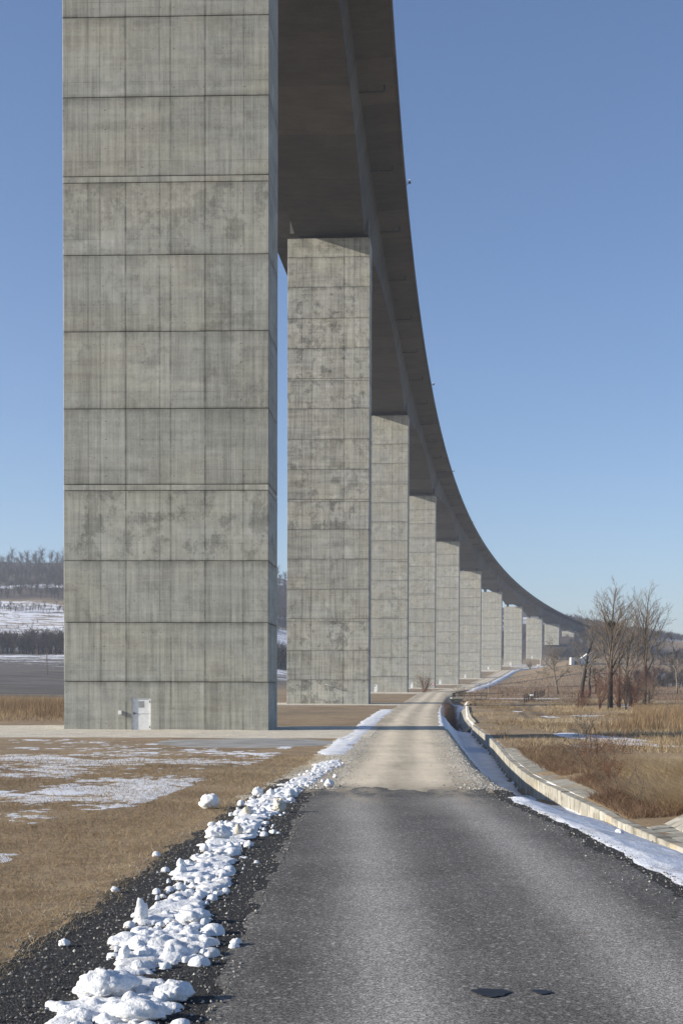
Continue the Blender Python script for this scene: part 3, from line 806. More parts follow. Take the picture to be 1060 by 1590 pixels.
# ------------------------------------------------------------------ viaduct deck: box girder segments
PS = [s for s, _, _ in PIERS]
ALLP = [-120] + PS + [1225]
def depth(s):
    a = max([q for q in ALLP if q <= s], default=-240); b = min([q for q in ALLP if q > s], default=1300)
    half = (b - a) / 2
    ds = min(s - a, b - s)
    ds = max(ds - 2.0, 0)
    amp = 3.7 if half > 55 else 3.0
    return 3.5 + amp * (1 - ds / (half - 2.0)) ** 2 + (3.7 - amp) * (1 - ds / (half - 2)) ** 2
def frame(s, b, dz):
    x, y = on_axis(s, b)
    return (float(x), float(y), float(zdeck(s) - .022 * b + dz))
DX, DY, _ = axis(0)
deck = empty('viaduct_deck', (0, 0, 0))
tag(deck, 'long curved concrete box girder deck carried high on the piers', 'bridge deck')
def section(s):
    bot = .3 - depth(s); bb = 7.0 - .242 * (-.45 - bot)
    return [(-11.62, .30), (-11.62, -.02), (-7.0, -.45), (-bb, bot), (bb, bot), (7.0, -.45), (11.62, -.02), (11.62, .30)]
sb = np.arange(-126, 1226, 12.0)
for a in sb:
    b = min(a + 12.0, 1226.0)
    ss = np.unique(np.concatenate([np.arange(a, b + .01, 2.0), [b]])); ss[0] += .02; ss[-1] -= .02
    V = []; F = []
    for s in ss: V += [frame(s, q, dz) for q, dz in section(s)]
    n = 8
    for r in range(len(ss) - 1):
        for k in range(n):
            k2 = (k + 1) % n
            F.append((r * n + k, r * n + k2, (r + 1) * n + k2, (r + 1) * n + k))
    F.append(tuple(range(n))[::-1]); F.append(tuple((len(ss) - 1) * n + k for k in range(n)))
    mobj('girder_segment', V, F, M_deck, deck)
    for sg in (-1, 1):
        V = []; F = []
        sec = [(11.58, -.02), (11.63, -.12), (11.90, -.12), (11.90, .98), (11.62, .98), (11.58, .5)]
        for s in ss: V += [frame(s, sg * q, dz) for q, dz in sec]
        n2 = len(sec)
        for r in range(len(ss) - 1):
            for k in range(n2):
                k2 = (k + 1) % n2
                fq = (r * n2 + k, r * n2 + k2, (r + 1) * n2 + k2, (r + 1) * n2 + k)
                F.append(fq if sg > 0 else fq[::-1])
        e1 = tuple(range(n2)); e2 = tuple((len(ss) - 1) * n2 + k for k in range(n2))
        F += [e1[::-1], e2] if sg > 0 else [e1, e2[::-1]]
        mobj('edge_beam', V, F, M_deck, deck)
for s in PS:
    z0 = .3 - depth(s) - .012
    zt = z0 + 2.6
    V = [frame(s + dy, b, z) for dy in (-1.9, 1.9) for b, z in ((-6.08, z0), (6.08, z0), (6.08, zt), (-6.08, zt))]
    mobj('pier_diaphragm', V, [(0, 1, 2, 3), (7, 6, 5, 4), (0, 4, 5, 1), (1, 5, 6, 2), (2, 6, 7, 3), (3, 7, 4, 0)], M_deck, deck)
for k in range(-2, 42):
    s = 85.0 + 24.2 * k
    if s < 30 or s > 1100: continue
    m = MB().tube([frame(s, 6.95, -1.02), frame(s, 10.05, -.92), frame(s, 10.2, -.80), frame(s, 10.2, -.12)], .125, 6)
    m.build('drain_pipe', M_pipe, deck)
    m = MB()
    for bq in (7.9, 9.3):
        m.tube([frame(s, bq, -1.0 + (bq - 6.95) * .03), frame(s, bq, -.35 + .0 * bq)], .02, 4)
    m.build('pipe_hanger', M_pipe, deck)
for i, s in enumerate((117, 240, 357.5, 478)):
    b0, bz = 11.9, .45
    p0 = Vector(frame(s, 12.5 if i == 0 else 12.55, .55))
    r_ = empty('marker_lamp', p0)
    tag(r_, ['white marker lamp on struts outside the deck above the second pier', 'small marker lamp on the deck edge above the third pier', 'small marker lamp on the deck edge above the fourth pier', 'tiny marker lamp on the deck edge above the fifth pier'][i], 'lamp', 'marker lamps on the deck edge')
    m = MB()
    for ds, dz in ((-.5, .45), (.5, .45), (0, .02)):
        m.tube([Vector(frame(s + ds, 11.88, dz)) - p0, Vector((0, 0, -.12))], .028, 5)
    m.build('bracket', M_metal, r_)
    m = MB().tube([(0, 0, -.22), (0, 0, .02)], [.14, .17], 10); m.build('lamp_base', M_metal, r_)
    m = MB().tube([(0, 0, .02), (0, 0, .22), (0, 0, .36), (0, 0, .42)], [.20, .21, .16, .05], 10); m.build('lamp_globe', M_white, r_)
# abutment where the deck meets the hill
ab = empty('abutment', (*[float(v) for v in on_axis(1225, 0)], 40.0), -axis(1225)[2])
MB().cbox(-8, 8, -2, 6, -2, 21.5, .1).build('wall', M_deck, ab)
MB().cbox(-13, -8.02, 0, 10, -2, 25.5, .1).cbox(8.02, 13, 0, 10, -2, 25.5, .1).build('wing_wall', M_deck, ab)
tag(ab, 'concrete abutment at the far end of the viaduct on the hillside', 'abutment')

# ------------------------------------------------------------------ low concrete wall beside the ditch
rw = empty('retaining_wall', (float(wall_x(30)), 30.0, float(wall_z(30))))
tag(rw, 'low stained concrete wall curving along the right side of the ditch', 'wall')
yy = 8.0
ORG = Vector(rw.location)
while yy < 112:
    ln = 2.0 + .5 * random.random(); ye = min(yy + ln, 112)
    a0, a1 = yy + .004, ye - .004
    off = random.uniform(-.006, .006); dz = random.uniform(-.008, .008)
    V = []
    for y in (a0, a1):
        x = float(wall_x(y)) + off; z = float(wall_z(y)) + dz
        dx = float(wall_x(y + .5) - wall_x(y - .5)); nx, ny = 1 / math.hypot(1, dx), -dx / math.hypot(1, dx)
        for tq, hz in ((0.03, -1.5), (0.0, -.015), (.015, 0), (.225, 0), (.24, -.015), (.24, -1.5)):
            V.append((x + nx * tq - ORG.x, y + ny * tq - ORG.y, z + hz - ORG.z))
    n = 6; F = [(k, k + 1, n + k + 1, n + k) for k in range(5)] + [(0, 5, 4, 3, 2, 1), (6, 7, 8, 9, 10, 11)]
    mobj('wall_panel', V, F, M_wall, rw)
    yy = ye
# grey concrete ledge behind the wall
for yy in np.arange(31, 64, 2.4):
    V = []
    for y in (yy + .02, yy + 2.38):
        x = float(wall_x(y)) + .26; z = float(wall_z(y)) + .01
        V += [(x - ORG.x, y - ORG.y, z - ORG.z), (x + .62 - ORG.x, y - .06 - ORG.y, z + .05 - ORG.z), (x + .62 - ORG.x, y - .06 - ORG.y, z - .4 - ORG.z), (x - ORG.x, y - ORG.y, z - .4 - ORG.z)]
    mobj('ledge_slab', V, [(0, 4, 5, 1), (1, 5, 6, 2), (2, 6, 7, 3), (3, 7, 4, 0), (0, 1, 2, 3), (7, 6, 5, 4)], M_wall, rw)
# sloping slab lining at the right edge of the picture
apr = empty('slab_lining', (5.6, 21.5, float(wall_z(21.5))))
tag(apr, 'sloping lining of narrow concrete slabs behind the low wall at right', 'slab lining')
for k in range(22):
    y = 15.2 + .46 * k
    for (xa, za, xb, zb_) in ((5.12, -.03, 5.52, .0), (5.54, .01, 6.35, .36)):
        if k > 18 and xa < 6: continue
        j = random.uniform(-.02, .02); sk = .35 * (xb - xa)
        o0 = Vector((5.6, 21.5, float(wall_z(21.5))))
        zz = float(wall_z(y)) + j
        V = [Vector(q) - o0 for q in ((xa, y, zz + za), (xb, y + sk, zz + zb_), (xb, y + sk + .43, zz + zb_), (xa, y + .43, zz + za))]
        V += [v - Vector((0, 0, .16)) for v in V]
        mobj('concrete_slab', V, [(0, 1, 2, 3), (7, 6, 5, 4), (0, 4, 5, 1), (1, 5, 6, 2), (2, 6, 7, 3), (3, 7, 4, 0)], M_wall, apr)
# two tipped slabs on the ditch side further on
tsl = empty('bank_lining', (12, 140, -1.0)); tag(tsl, 'pale concrete slabs lining the ditch bank near the little bridge', 'slab lining')
for y0_, y1_ in ((118, 134), (134.5, 152), (152.5, 172), (172.5, 196)):
    V = []
    for y in (y0_, y1_):
        x = float(wall_x(y)); z = float(wall_z(y))
        V += [(x - .75 - 12, y - 140, z - .85 + 1), (x + .55 - 12, y - 140, z + .12 + 1), (x + .7 - 12, y - 140, z - .1 + 1), (x - .6 - 12, y - 140, z - 1.1 + 1)]
    mobj('concrete_slab', V, [(0, 4, 5, 1), (1, 5, 6, 2), (2, 6, 7, 3), (3, 7, 4, 0), (0, 1, 2, 3), (7, 6, 5, 4)], M_wall, tsl)

# ------------------------------------------------------------------ snow clods pushed up along the left shoulder
ridge_c = itp([(4, -1.55), (9.2, -1.72), (12, -1.84), (15.4, -1.95), (20.3, -2.02), (26, -1.95), (32.5, -1.5), (38.5, -1.2), (44, -1.0)])
def ridge_mesh():
    dx, dy = .016, .026
    xs = np.arange(-3.1, -.6, dx); ys = np.arange(7.5, 42, dy)
    X, Y = np.meshgrid(xs, ys)
    c = ridge_c(Y)
    w = .26 + .10 * (vn(Y * .8, Y * 0 + 2, 97) - .5) * 2
    flat = fbm(X * 1.9, Y * 2.9, 5, 92) - .49 - .50 * sstep(.55, 1.9, np.abs(X - c + .05) / w) + .07
    H = np.clip(flat * .30, -.06, .022) + np.where(flat > 0, .02 * fbm(X * 6, Y * 6, 3, 94), 0)
    for i in range(9000):
        y = 7.5 + 33 * random.random() ** 1.15; a = float(vn(y * 1.1, 3.0, 93))
        if random.random() > .04 + .60 * a * a: continue
        x = float(ridge_c(y)) + random.gauss(0, .09 + .12 * a)
        r = min(.11, .008 + abs(random.gauss(0, .028)) * (.5 + .9 * a))
        ex = random.uniform(.7, 1.4); ey = random.uniform(.7, 1.4); hz = random.uniform(.45, 1.1)
        i0, i1 = np.searchsorted(ys, [y - r * ey, y + r * ey]); j0, j1 = np.searchsorted(xs, [x - r * ex, x + r * ex])
        if i1 - i0 < 1 or j1 - j0 < 1: continue
        d2 = ((X[i0:i1, j0:j1] - x) / (r * ex)) ** 2 + ((Y[i0:i1, j0:j1] - y) / (r * ey)) ** 2
        b = np.where(d2 < 1, r * hz * (np.sqrt(np.maximum(1 - d2, 0)) * 1.3 - .1), -1)
        H[i0:i1, j0:j1] = np.maximum(H[i0:i1, j0:j1], b + .38 * np.maximum(H[i0:i1, j0:j1], 0) * (b > 0))
    H = H + np.where(H > 0, .035 * (fbm(X * 11, Y * 11, 3, 95) - .5) * sstep(0, .03, H), 0)
    H = np.where(H > .03, .03 + (H - .03) * .72, H)
    keep = H > -.03
    V = np.stack([X, Y, terrain(X, Y) + .012 + H], -1).reshape(-1, 3)
    F = gridfaces(len(ys), len(xs)); F = F[keep.ravel()[F].any(1)]
    used = np.unique(F); mp = np.full(len(V), -1); mp[used] = np.arange(len(used))
    return npmesh('snow_ridge', V[used], mp[F], M_snow)
tag(ridge_mesh(), 'ragged ridge of ploughed snow crumbs along the left road shoulder', 'snow', kind='stuff')

def ico(sub):
    bm = bmesh.new(); bmesh.ops.create_icosphere(bm, subdivisions=sub, radius=1)
    bm.verts.index_update()
    V = np.array([v.co[:] for v in bm.verts]); F = np.array([[v.index for v in f.verts] for f in bm.faces]); bm.free()
    return V, F
I4 = ico(4); I3 = ico(3)
def n3(V, sc, seed): return (vn(V[:, 0] * sc + V[:, 2] * sc * .7, V[:, 1] * sc - V[:, 2] * sc * .6, seed) + vn(V[:, 2] * sc + 5, V[:, 0] * sc * .8 + V[:, 1] * sc * .5, seed + 1)) / 2
def clod(x, y, w, d, h, seed, label, group=None, lumps=3, mat=M_snow, name='snow_clod'):
    V, F = (I4 if w > .2 else I3)
    rr = random.Random(seed)
    N = V.copy()
    r = np.ones(len(V))
    for _ in range(lumps + 3):
        a = np.array([rr.gauss(0, 1), rr.gauss(0, 1), rr.gauss(.3, .7)]); a /= np.linalg.norm(a)
        dt = N @ a
        r += rr.uniform(-.22, .30) * np.exp((dt - 1) * rr.uniform(4, 10))
    r += .40 * (n3(N, 2.4, seed) - .5) + .42 * (n3(N, 5.5, seed + 7) - .5) + .26 * (n3(N, 12.0, seed + 9) - .5) + .12 * (n3(N, 25.0, seed + 11) - .5)
    P = N * r[:, None]
    P[:, 2] = np.where(P[:, 2] < 0, P[:, 2] * .55, P[:, 2])
    lo, hi = P.min(0), P.max(0)
    P = (P - (lo + hi) / 2) / (hi - lo)
    P[:, 2] += .5
    P *= np.array([w, d, h * 1.12])
    P[:, 2] -= .10 * h
    o = npmesh(name, P, F, mat)
    o.location = (x, y, float(terrain(x, y)) + .016)
    return tag(o, label, 'snow clod', group or 'snow clods along the road shoulder')
G1 = 'snow clods along the road shoulder'
BIG = [(-1.92, 9.35, .52, .40, .20, 'largest snow clod, white and lumpy, in the lower left foreground'),
       (-1.40, 9.25, .30, .26, .14, 'rounded snow clod at the road side of the foreground heap'),
       (-1.55, 8.7, .42, .3, .15, 'snow clod at the bottom edge of the picture left of the asphalt'),
       (-2.18, 12.28, .135, .12, .235, 'upright snow clod standing like a post on the dark chippings'),
       (-1.70, 12.3, .36, .26, .13, 'broad snow clod on the ridge beside the upright one'),
       (-2.21, 18.95, .42, .34, .22, 'bright white snow clod lying on the dark shoulder away from the ridge'),
       (-3.0, 24.05, .40, .32, .27, 'round snow clod lying alone on the dry grass'),
       (-1.61, 23.2, .26, .24, .26, 'dirty beige snow clod standing on the ridge at the asphalt edge'),
       (-2.13, 22.5, .22, .16, .17, 'pointed beige snow clod on the dark chippings'),
       (-.90, 29.7, .25, .22, .19, 'white snow clod lying at the end of the asphalt'),
       (-2.34, 27.1, .25, .22, .19, 'left one of two snow clods side by side at the grass edge'),
       (-2.05, 27.0, .20, .2, .16, 'right one of two snow clods side by side at the grass edge'),
       (-1.60, 26.4, .28, .26, .22, 'tall snow clod on the far stretch of the ridge'),
       (-1.98, 19.5, .13, .12, .18, 'beige snow clod tucked behind the bright white one'),
       (-2.33, 15.95, .13, .12, .13, 'upper one of two round snow clods left of the ridge'),
       (-2.26, 15.45, .15, .14, .13, 'lower one of two round snow clods left of the ridge'),
       (-2.79, 14.1, .10, .09, .06, 'small snow clod at the edge of the dry grass'),
       (-1.16, 11.25, .115, .10, .055, 'flat snow clod lying out on the asphalt'),
       (-2.02, 10.6, .10, .10, .12, 'pointed snow clod above the foreground heap'),
       (-1.88, 10.7, .15, .12, .10, 'squat snow clod right of the pointed one'),
       (-2.28, 12.5, .09, .08, .05, 'tiny snow clod left of the upright one'),
       (-1.66, 10.7, .11, .1, .11, 'snow clod leaning on the ridge above the foreground heap')]
M_beige = plain('dirty_snow', (0.60, 0.55, 0.45), 0.7, 0.2, 9)
for i, (x, y, w, d, h, lab) in enumerate(BIG):
    clod(x, y, w, d, h, 200 + i * 13, lab, G1, 4, M_beige if 'beige' in lab else M_snow)
for i in range(46):
    y = random.uniform(9, 37); x = float(ridge_c(y)) + random.gauss(0, .30)
    w = random.uniform(.05, .15)
    clod(x, y, w, w * random.uniform(.7, 1.1), w * random.uniform(.5, .85), 900 + i * 7, 'small snow clod among the crumbs of the ploughed ridge', 'small clods among the ridge crumbs', 2)
clod(4.25, 21.6, .17, .15, .10, 777, 'lone snow clod on the snow strip by the low wall', G1)

# ------------------------------------------------------------------ scattered stones, grass, reeds, brush (uncountable)
def stones(name, label, pts, size, tint):
    """little octahedra"""
    n = len(pts)
    base = np.array([(1, 0, 0), (0, 1, 0), (-1, 0, 0), (0, -1, 0), (0, 0, .8), (0, 0, -.5)], float)
    F0 = np.array([(0, 1, 4), (1, 2, 4), (2, 3, 4), (3, 0, 4), (1, 0, 5), (2, 1, 5), (3, 2, 5), (0, 3, 5)])
    sc = size[:, None, None] * rng.uniform(.6, 1.2, (n, 1, 3))
    a = rng.uniform(0, 6.28, n); ca, sa = np.cos(a), np.sin(a)
    B = base[None] * sc + rng.normal(0, .12, (n, 6, 3)) * size[:, None, None]
    V = np.stack([B[..., 0] * ca[:, None] - B[..., 1] * sa[:, None], B[..., 0] * sa[:, None] + B[..., 1] * ca[:, None], B[..., 2]], -1)
    V += pts[:, None, :]
    F = (F0[None] + 6 * np.arange(n)[:, None, None]).reshape(-1, 3)
    o = npmesh(name, V.reshape(-1, 3), F, M_stone, smooth=False, attrs={'tint': np.repeat(tint, 6)})
    return tag(o, label, 'stones', kind='stuff')
n = 9000
y = 8 + 30 * rng.random(n) ** 1.5
xa = np.where(rng.random(n) < .72, rng.uniform(0, 1, n) * ((road_c(y) - road_w(y) + .35) - shl(y)) + shl(y) - .15, road_c(y) + road_w(y) + rng.normal(-.05, .28, n))
pts = np.stack([xa, y, terrain(xa, y) + .018], 1)
stones('loose_chippings', 'loose dark and pale stone chips scattered along both asphalt edges', pts, rng.uniform(.006, .019, n), np.where(rng.random(n) < .8, rng.uniform(0, .35, n), rng.uniform(.5, 1, n)))
n = 7000
y = 29 + 50 * rng.random(n) ** 1.3
sgn = rng.random(n) < .5
xa = road_c(y) + np.where(sgn, -1, 1) * (road_w(y) + rng.normal(.05, .35, n))
pts = np.stack([xa, y, terrain(xa, y) + .02], 1)
stones('track_stones', 'pale loose stones along the edges of the gravel track', pts, rng.uniform(.012, .034, n), rng.uniform(.3, 1, n))

def blades(name, label, x, y, h, w, lean, tint, mat, cat, segs=2, up=1.0):
    """many tapered blades; arrays x, y, h, w, lean"""
    n = len(x)
    z = terrain(x, y)
    a = rng.uniform(0, 6.283, n); dirx, diry = np.cos(a), np.sin(a)
    b = rng.uniform(0, 6.283, n); wx, wy = np.cos(b) * w, np.sin(b) * w
    rows = []
    for k in range(segs + 1):
        t = k / segs
        off = lean * h * t ** 1.7; zz = z - .01 + h * up * (t - .25 * (lean > .8) * t * t)
        cx, cy = x + dirx * off, y + diry * off
        ww = (1 - t) * .9 + .1
        rows.append(np.stack([cx - wx * ww, cy - wy * ww, zz], 1)); rows.append(np.stack([cx + wx * ww, cy + wy * ww, zz], 1))
    V = np.stack(rows, 1).reshape(-1, 3); m = 2 * (segs + 1)
    F = np.array([(2 * k, 2 * k + 1, 2 * k + 3, 2 * k + 2) for k in range(segs)])
    F = (F[None] + m * np.arange(n)[:, None, None]).reshape(-1, 4)
    o = npmesh(name, V, F, mat, smooth=True, attrs={'tint': np.repeat(np.clip(tint, 0, 1), m)})
    return tag(o, label, cat, kind='stuff')
# short field grass on the left
n = 130000
y = 9.5 + 36 * rng.random(n) ** 1.6
x = shl(y) + .25 - rng.random(n) ** 1.15 * (2.0 + .40 * y)
ok = (fbm(x / 1.2, y / 1.2, 3, 101) + .25 * rng.random(n) > .42) & (x < shl(y) + .05 + .25 * rng.normal(0, .5, n))
x, y = x[ok], y[ok]; n = len(x)
sc = (1 + y / 40)
blades('field_grass', 'short matted dry grass covering the field left of the road', x, y, rng.uniform(.02, .075, n) * sc, rng.uniform(.0018, .0042, n) * sc, rng.uniform(.6, 2.2, n), fbm(x / 2.0, y / 2.0, 3, 102) * .9 + .28 * np.exp(-(shl(y) - x) / .7) + rng.normal(0, .24, n), M_straw, 'grass', 2)
# tall pale reed grass on the bank at right
def clumps(cx, cy, sx, sy, n, seed):
    return rng.normal(0, 1, n) * sx + cx, rng.normal(0, 1, n) * sy + cy
X_, Y_ = [], []
for cx, cy, sx, sy, m in ((6.9, 26.0, .45, 1.0, 7000), (7.3, 28.5, .5, 1.4, 9000), (8.0, 31, .7, 1.8, 10000), (6.6, 28.2, .35, 1.2, 5000), (8.4, 35, .9, 2.4, 8000), (9.3, 38, 1.0, 3, 7000), (7.6, 24.6, .5, 1.2, 5000), (10, 44, 1.4, 3, 5000)):
    a, b = clumps(cx, cy, sx, sy, m, 0); X_.append(a); Y_.append(b)
x = np.concatenate(X_); y = np.concatenate(Y_); ok = (x > wall_x(y) + 1.15 + .4 * (y < 25.5)) & (y > 20); x, y = x[ok], y[ok]; n = len(x)
cl = fbm(x / .7, y / .7, 2, 110)
blades('bank_grass', 'tall pale straw grass arching over the bank behind the low wall', x, y, rng.uniform(.22, .60, n) * (.6 + .8 * cl), rng.uniform(.0025, .006, n), rng.uniform(.7, 2.2, n), 0.62 + .9 * (cl - .45) + rng.normal(0, .2, n), M_straw, 'grass', 3)
# brown brush behind the wall
n = 70000
y = 23.5 + 46 * rng.random(n); x = wall_x(y) + .32 + .52 * (y > 31) + np.abs(rng.normal(0, 1.9, n))
ok = (fbm(x / 1.6, y / 2.6, 3, 120) > .36) & ~((x < 6.4) & (y < 25.3)) & ~((x > 6.35 + .05 * (y - 26)) & (y < 37))
x, y = x[ok], y[ok]; n = len(x)
blades('brown_brush', 'low tangled brown weeds and brush behind the low wall', x, y, rng.uniform(.10, .36, n) * (.6 + .9 * fbm(x / .9, y / 1.2, 2, 121)), rng.uniform(.003, .007, n), rng.uniform(.4, 2.0, n), .25 + .5 * fbm(x / 1.5, y / 2, 3, 122) + rng.normal(0, .22, n), M_brush, 'brush', 3)
# reed bed in the meadow
n = 60000
y = rng.uniform(84, 170, n); x = 13 + rng.random(n) * (8 + .27 * y)
ok = (fbm(x / 9, y / 9, 3, 130) + .12 * rng.random(n) > .46) & (x > 12.5 + (y - 84) * .19 + 6 * sstep(86, 120, y)) & (y > 92 + 8 * fbm(x / 5, x * 0, 2, 131))
x, y = x[ok], y[ok]; n = len(x)
blades('reed_bed', 'standing golden reeds in the meadow in front of the bare trees', x, y, rng.uniform(.5, 1.35, n), rng.uniform(.010, .022, n), rng.uniform(.02, .45, n), .15 + .9 * (fbm(x / 4, y / 6, 3, 133) - .2) + rng.normal(0, .18, n), M_reed, 'reeds', 2)
# general meadow tussocks
n = 80000
y = 42 + 200 * rng.random(n) ** 1.1; x = wall_x(np.minimum(y, 245)) + .7 + rng.random(n) * (6 + .24 * y)
ok = fbm(x / 5, y / 9, 3, 140) > .45; x, y = x[ok], y[ok]; n = len(x)
blades('meadow_grass', 'dry tussock grass spread over the meadow right of the ditch', x, y, rng.uniform(.12, .5, n) * (.5 + fbm(x / 3, y / 5, 3, 143)), rng.uniform(.008, .02, n) * (.6 + y / 110), rng.uniform(.2, 1.4, n), -.15 + 1.4 * (fbm(x / 6, y / 12, 3, 141)) + rng.normal(0, .2, n), M_straw, 'grass', 2)
# rough pasture further back
n = 46000
y = 235 + 430 * rng.random(n) ** 1.4; x = road_c(y) + 6 + rng.random(n) * (10 + .22 * y)
ok = fbm(x / 14, y / 9, 4, 145) > .47; x, y = x[ok], y[ok]; n = len(x)
blades('rough_pasture', 'rough brown pasture with darker weed bands beyond the fence', x, y, rng.uniform(.25, .9, n), rng.uniform(.02, .05, n) * (y / 300), rng.uniform(.1, .9, n), -.1 + 1.2 * fbm(x / 18, y / 10, 3, 146) + rng.normal(0, .15, n), M_brush, 'grass', 2)
# reeds behind the nearest pier on the left
n = 38000
y = rng.uniform(96, 190, n); x = -4 - .11 * y - rng.random(n) * 45
ok = (fbm(x / 8, y / 8, 3, 150) + .1 * rng.random(n) > .36); x, y = x[ok], y[ok]; n = len(x)
blades('reed_bed', 'belt of brown reeds at the left behind the nearest pier', x, y, rng.uniform(.4, 1.5, n) * sstep(92, 135, y) + .12, rng.uniform(.014, .03, n), rng.uniform(.02, .4, n), .1 + .9 * (fbm(x / 4, y / 8, 3, 151) - .15) + rng.normal(0, .18, n), M_reed, 'reeds', 2)
# dark brush on the ditch bank by the little bridge
n = 5000
y = rng.uniform(120, 225, n); x = road_c(y) + road_w(y) + 1.4 + rng.normal(0, .45, n)
blades('ditch_brush', 'dark dry brush on the left bank of the ditch near the little bridge', x, y, rng.uniform(.25, .8, n), rng.uniform(.010, .024, n), rng.uniform(.3, 1.4, n), rng.normal(.25, .2, n), M_brush, 'brush', 2)

# ------------------------------------------------------------------ bare trees and shrubs
class Tree:
    def __init__(s, seed): s.r = random.Random(seed); s.trunk = MB(); s.crown = MB()
    def limb(s, p, d, length, rad, depth, maxd, o):
        r = s.r
        n = 4 if depth < 2 else 3
        pts = [p]; dirs = [d]
        for k in range(n):
            wob = o['wob'] * (.35 if depth == 0 and o['wob'] < .08 else 1 + .4 * depth)
            d = (d + Vector((r.gauss(0, wob), r.gauss(0, wob), r.gauss(0, wob * .6) + o['up'] * (.6 if depth else .2)))).normalized()
            p = p + d * (length / n); pts.append(p); dirs.append(d)
        tip = .35 if depth < maxd else .3
        rads = [rad * (1 - (1 - tip) * k / n) for k in range(n + 1)]
        tgt = s.trunk if depth == 0 else s.crown
        tgt.tube(pts, rads, 7 if depth == 0 else (5 if depth == 1 else 3), depth < 2)
        if depth >= maxd: return
        cnt = o['kids'][min(depth, len(o['kids']) - 1)]
        for c in range(cnt):
            t = o['from'][min(depth, len(o['from']) - 1)]
            f = t + (1 - t) * (c + r.random() * .8) / cnt
            k = min(int(f * n), n - 1); q = pts[k].lerp(pts[k + 1], f * n - k); bd = dirs[min(k + 1, n)]
            ang = R(r.uniform(*o['ang'])) * (1.0 if depth else 1.0)
            ax = bd.orthogonal().normalized(); ax.rotate(Matrix.Rotation(c * 2.4 + r.uniform(0, 1.2), 3, bd))
            nd = bd.copy(); nd.rotate(Matrix.Rotation(ang, 3, ax))
            s.limb(q, nd, length * o['len'][min(depth, len(o['len']) - 1)] * r.uniform(.7, 1.15) * (1.15 - .55 * f if depth == 0 else 1.1 - .4 * f), max(rads[k] * o['rad'] * r.uniform(.7, 1), o['rmin']), depth + 1, maxd, o)
        if depth == 0:   # leader
            s.limb(pts[-1], dirs[-1], length * .42, rads[-1] * .95, 1, maxd, o)
POP = dict(wob=.032, up=.10, kids=[15, 7, 6, 4], **{'from': [.34, .22, .15, .1]}, ang=(20, 40), len=[.62, .50, .50, .5], rad=.50, rmin=.016)
OLD = dict(wob=.13, up=.05, kids=[9, 7, 6, 4], **{'from': [.30, .25, .15, .1]}, ang=(30, 65), len=[.52, .50, .48, .5], rad=.58, rmin=.018)
def tree(name, x, y, h, rad, seed, o, label, cat='tree', lean=(0, 0), bark=None, twig=None, maxd=4, trunk_frac=.70, group='bare trees in the meadow', rmin=None, z=None):
    z = float(terrain(x, y)) if z is None else z
    e = empty(name, (x, y, z)); T = Tree(seed); o = dict(o)
    if rmin: o['rmin'] = rmin
    T.limb(Vector((0, 0, -.15)), Vector((lean[0], lean[1], 1)).normalized(), h * trunk_frac, rad, 0, maxd, o)
    T.trunk.build('trunk', bark or M_bark, e, True); T.crown.build('crown', twig or M_twig, e, True)
    return tag(e, label, cat, group)
T4 = tree('poplar_tree', 34.0, 180, 17.4, .42, 3, dict(POP, kids=[18, 7, 6, 4]), 'tall bare tree with mistletoe balls in its fan-shaped crown', rmin=.018)
CV = np.array([v.co[:] for v in T4.children[1].data.vertices]) + np.array(T4.location)
tree('poplar_tree', 44.2, 205, 18.8, .36, 14, dict(POP, ang=(20, 40)), 'tall slender bare tree, rightmost of the tall group', rmin=.018, lean=(.01, 0))
tree('poplar_tree', 40.0, 195, 15.0, .30, 25, dict(POP, wob=.10), 'bare tree with a crooked leaning trunk between the two tallest', rmin=.017, lean=(.10, 0))
tree('dead_tree', 37.6, 192, 9.5, .24, 8, dict(POP, kids=[5, 3, 2, 1]), 'broken dark trunk with few short branches behind the tall group', maxd=3)
tree('willow_tree', 46.0, 276, 18.5, .48, 31, OLD, 'crooked dark old tree with a forked trunk left of the tall group', rmin=.03)
tree('willow_tree', 47.3, 275, 9.5, .36, 34, dict(OLD, kids=[5, 4, 4, 3]), 'short leaning trunk growing from the foot of the crooked tree', lean=(.35, 0), rmin=.03)
tree('young_tree', 46.2, 312, 14.2, .28, 40, dict(OLD, wob=.09), 'thin grey tree with drooping twigs in front of the last pier', bark=M_barkpale, twig=M_barkpale, rmin=.03)
tree('young_tree', 57.0, 322, 8.5, .30, 46, OLD, 'small pale grey tree with a dark foot right of the crooked tree', bark=M_bark, twig=M_barkpale, rmin=.035)
tree('young_tree', 79.5, 330, 15.0, .30, 52, dict(OLD, ang=(20, 45)), 'pale bare tree standing alone at the right edge', bark=M_barkpale, twig=M_barkpale, rmin=.035)
for i, (x, y, h, r_, lab) in enumerate(((33.2, 178, .55, .5, 'large mistletoe ball high in the tall bare tree'), (33.9, 178.6, .45, .4, 'small mistletoe ball right beside the large one'), (29.6, 179, .4, .35, 'mistletoe ball at the left side of the crown'), (33.0, 179.3, .42, .35, 'lowest mistletoe ball close to the trunk'))):
    zc = (16.2, 16.6, 13.7, 12.7)[i]
    m = MB(); q = random.Random(i)
    for k in range(170):
        d = Vector((q.gauss(0, 1), q.gauss(0, 1), q.gauss(0, 1))).normalized() * r_ * q.uniform(.6, 1.05)
        e = d + Vector((q.gauss(0, .12), q.gauss(0, .12), q.gauss(0, .12)))
        m.tube([d * .2, d, e], [.012, .03, .02], 3, False)
    o = m.build('mistletoe', M_mistle); tq = CV[np.argmin(((CV - np.array([x, y, zc])) ** 2 * np.array([1, .15, 1])).sum(1))]; o.location = tuple(tq); tag(o, lab, 'mistletoe', 'mistletoe balls in the tall bare tree')

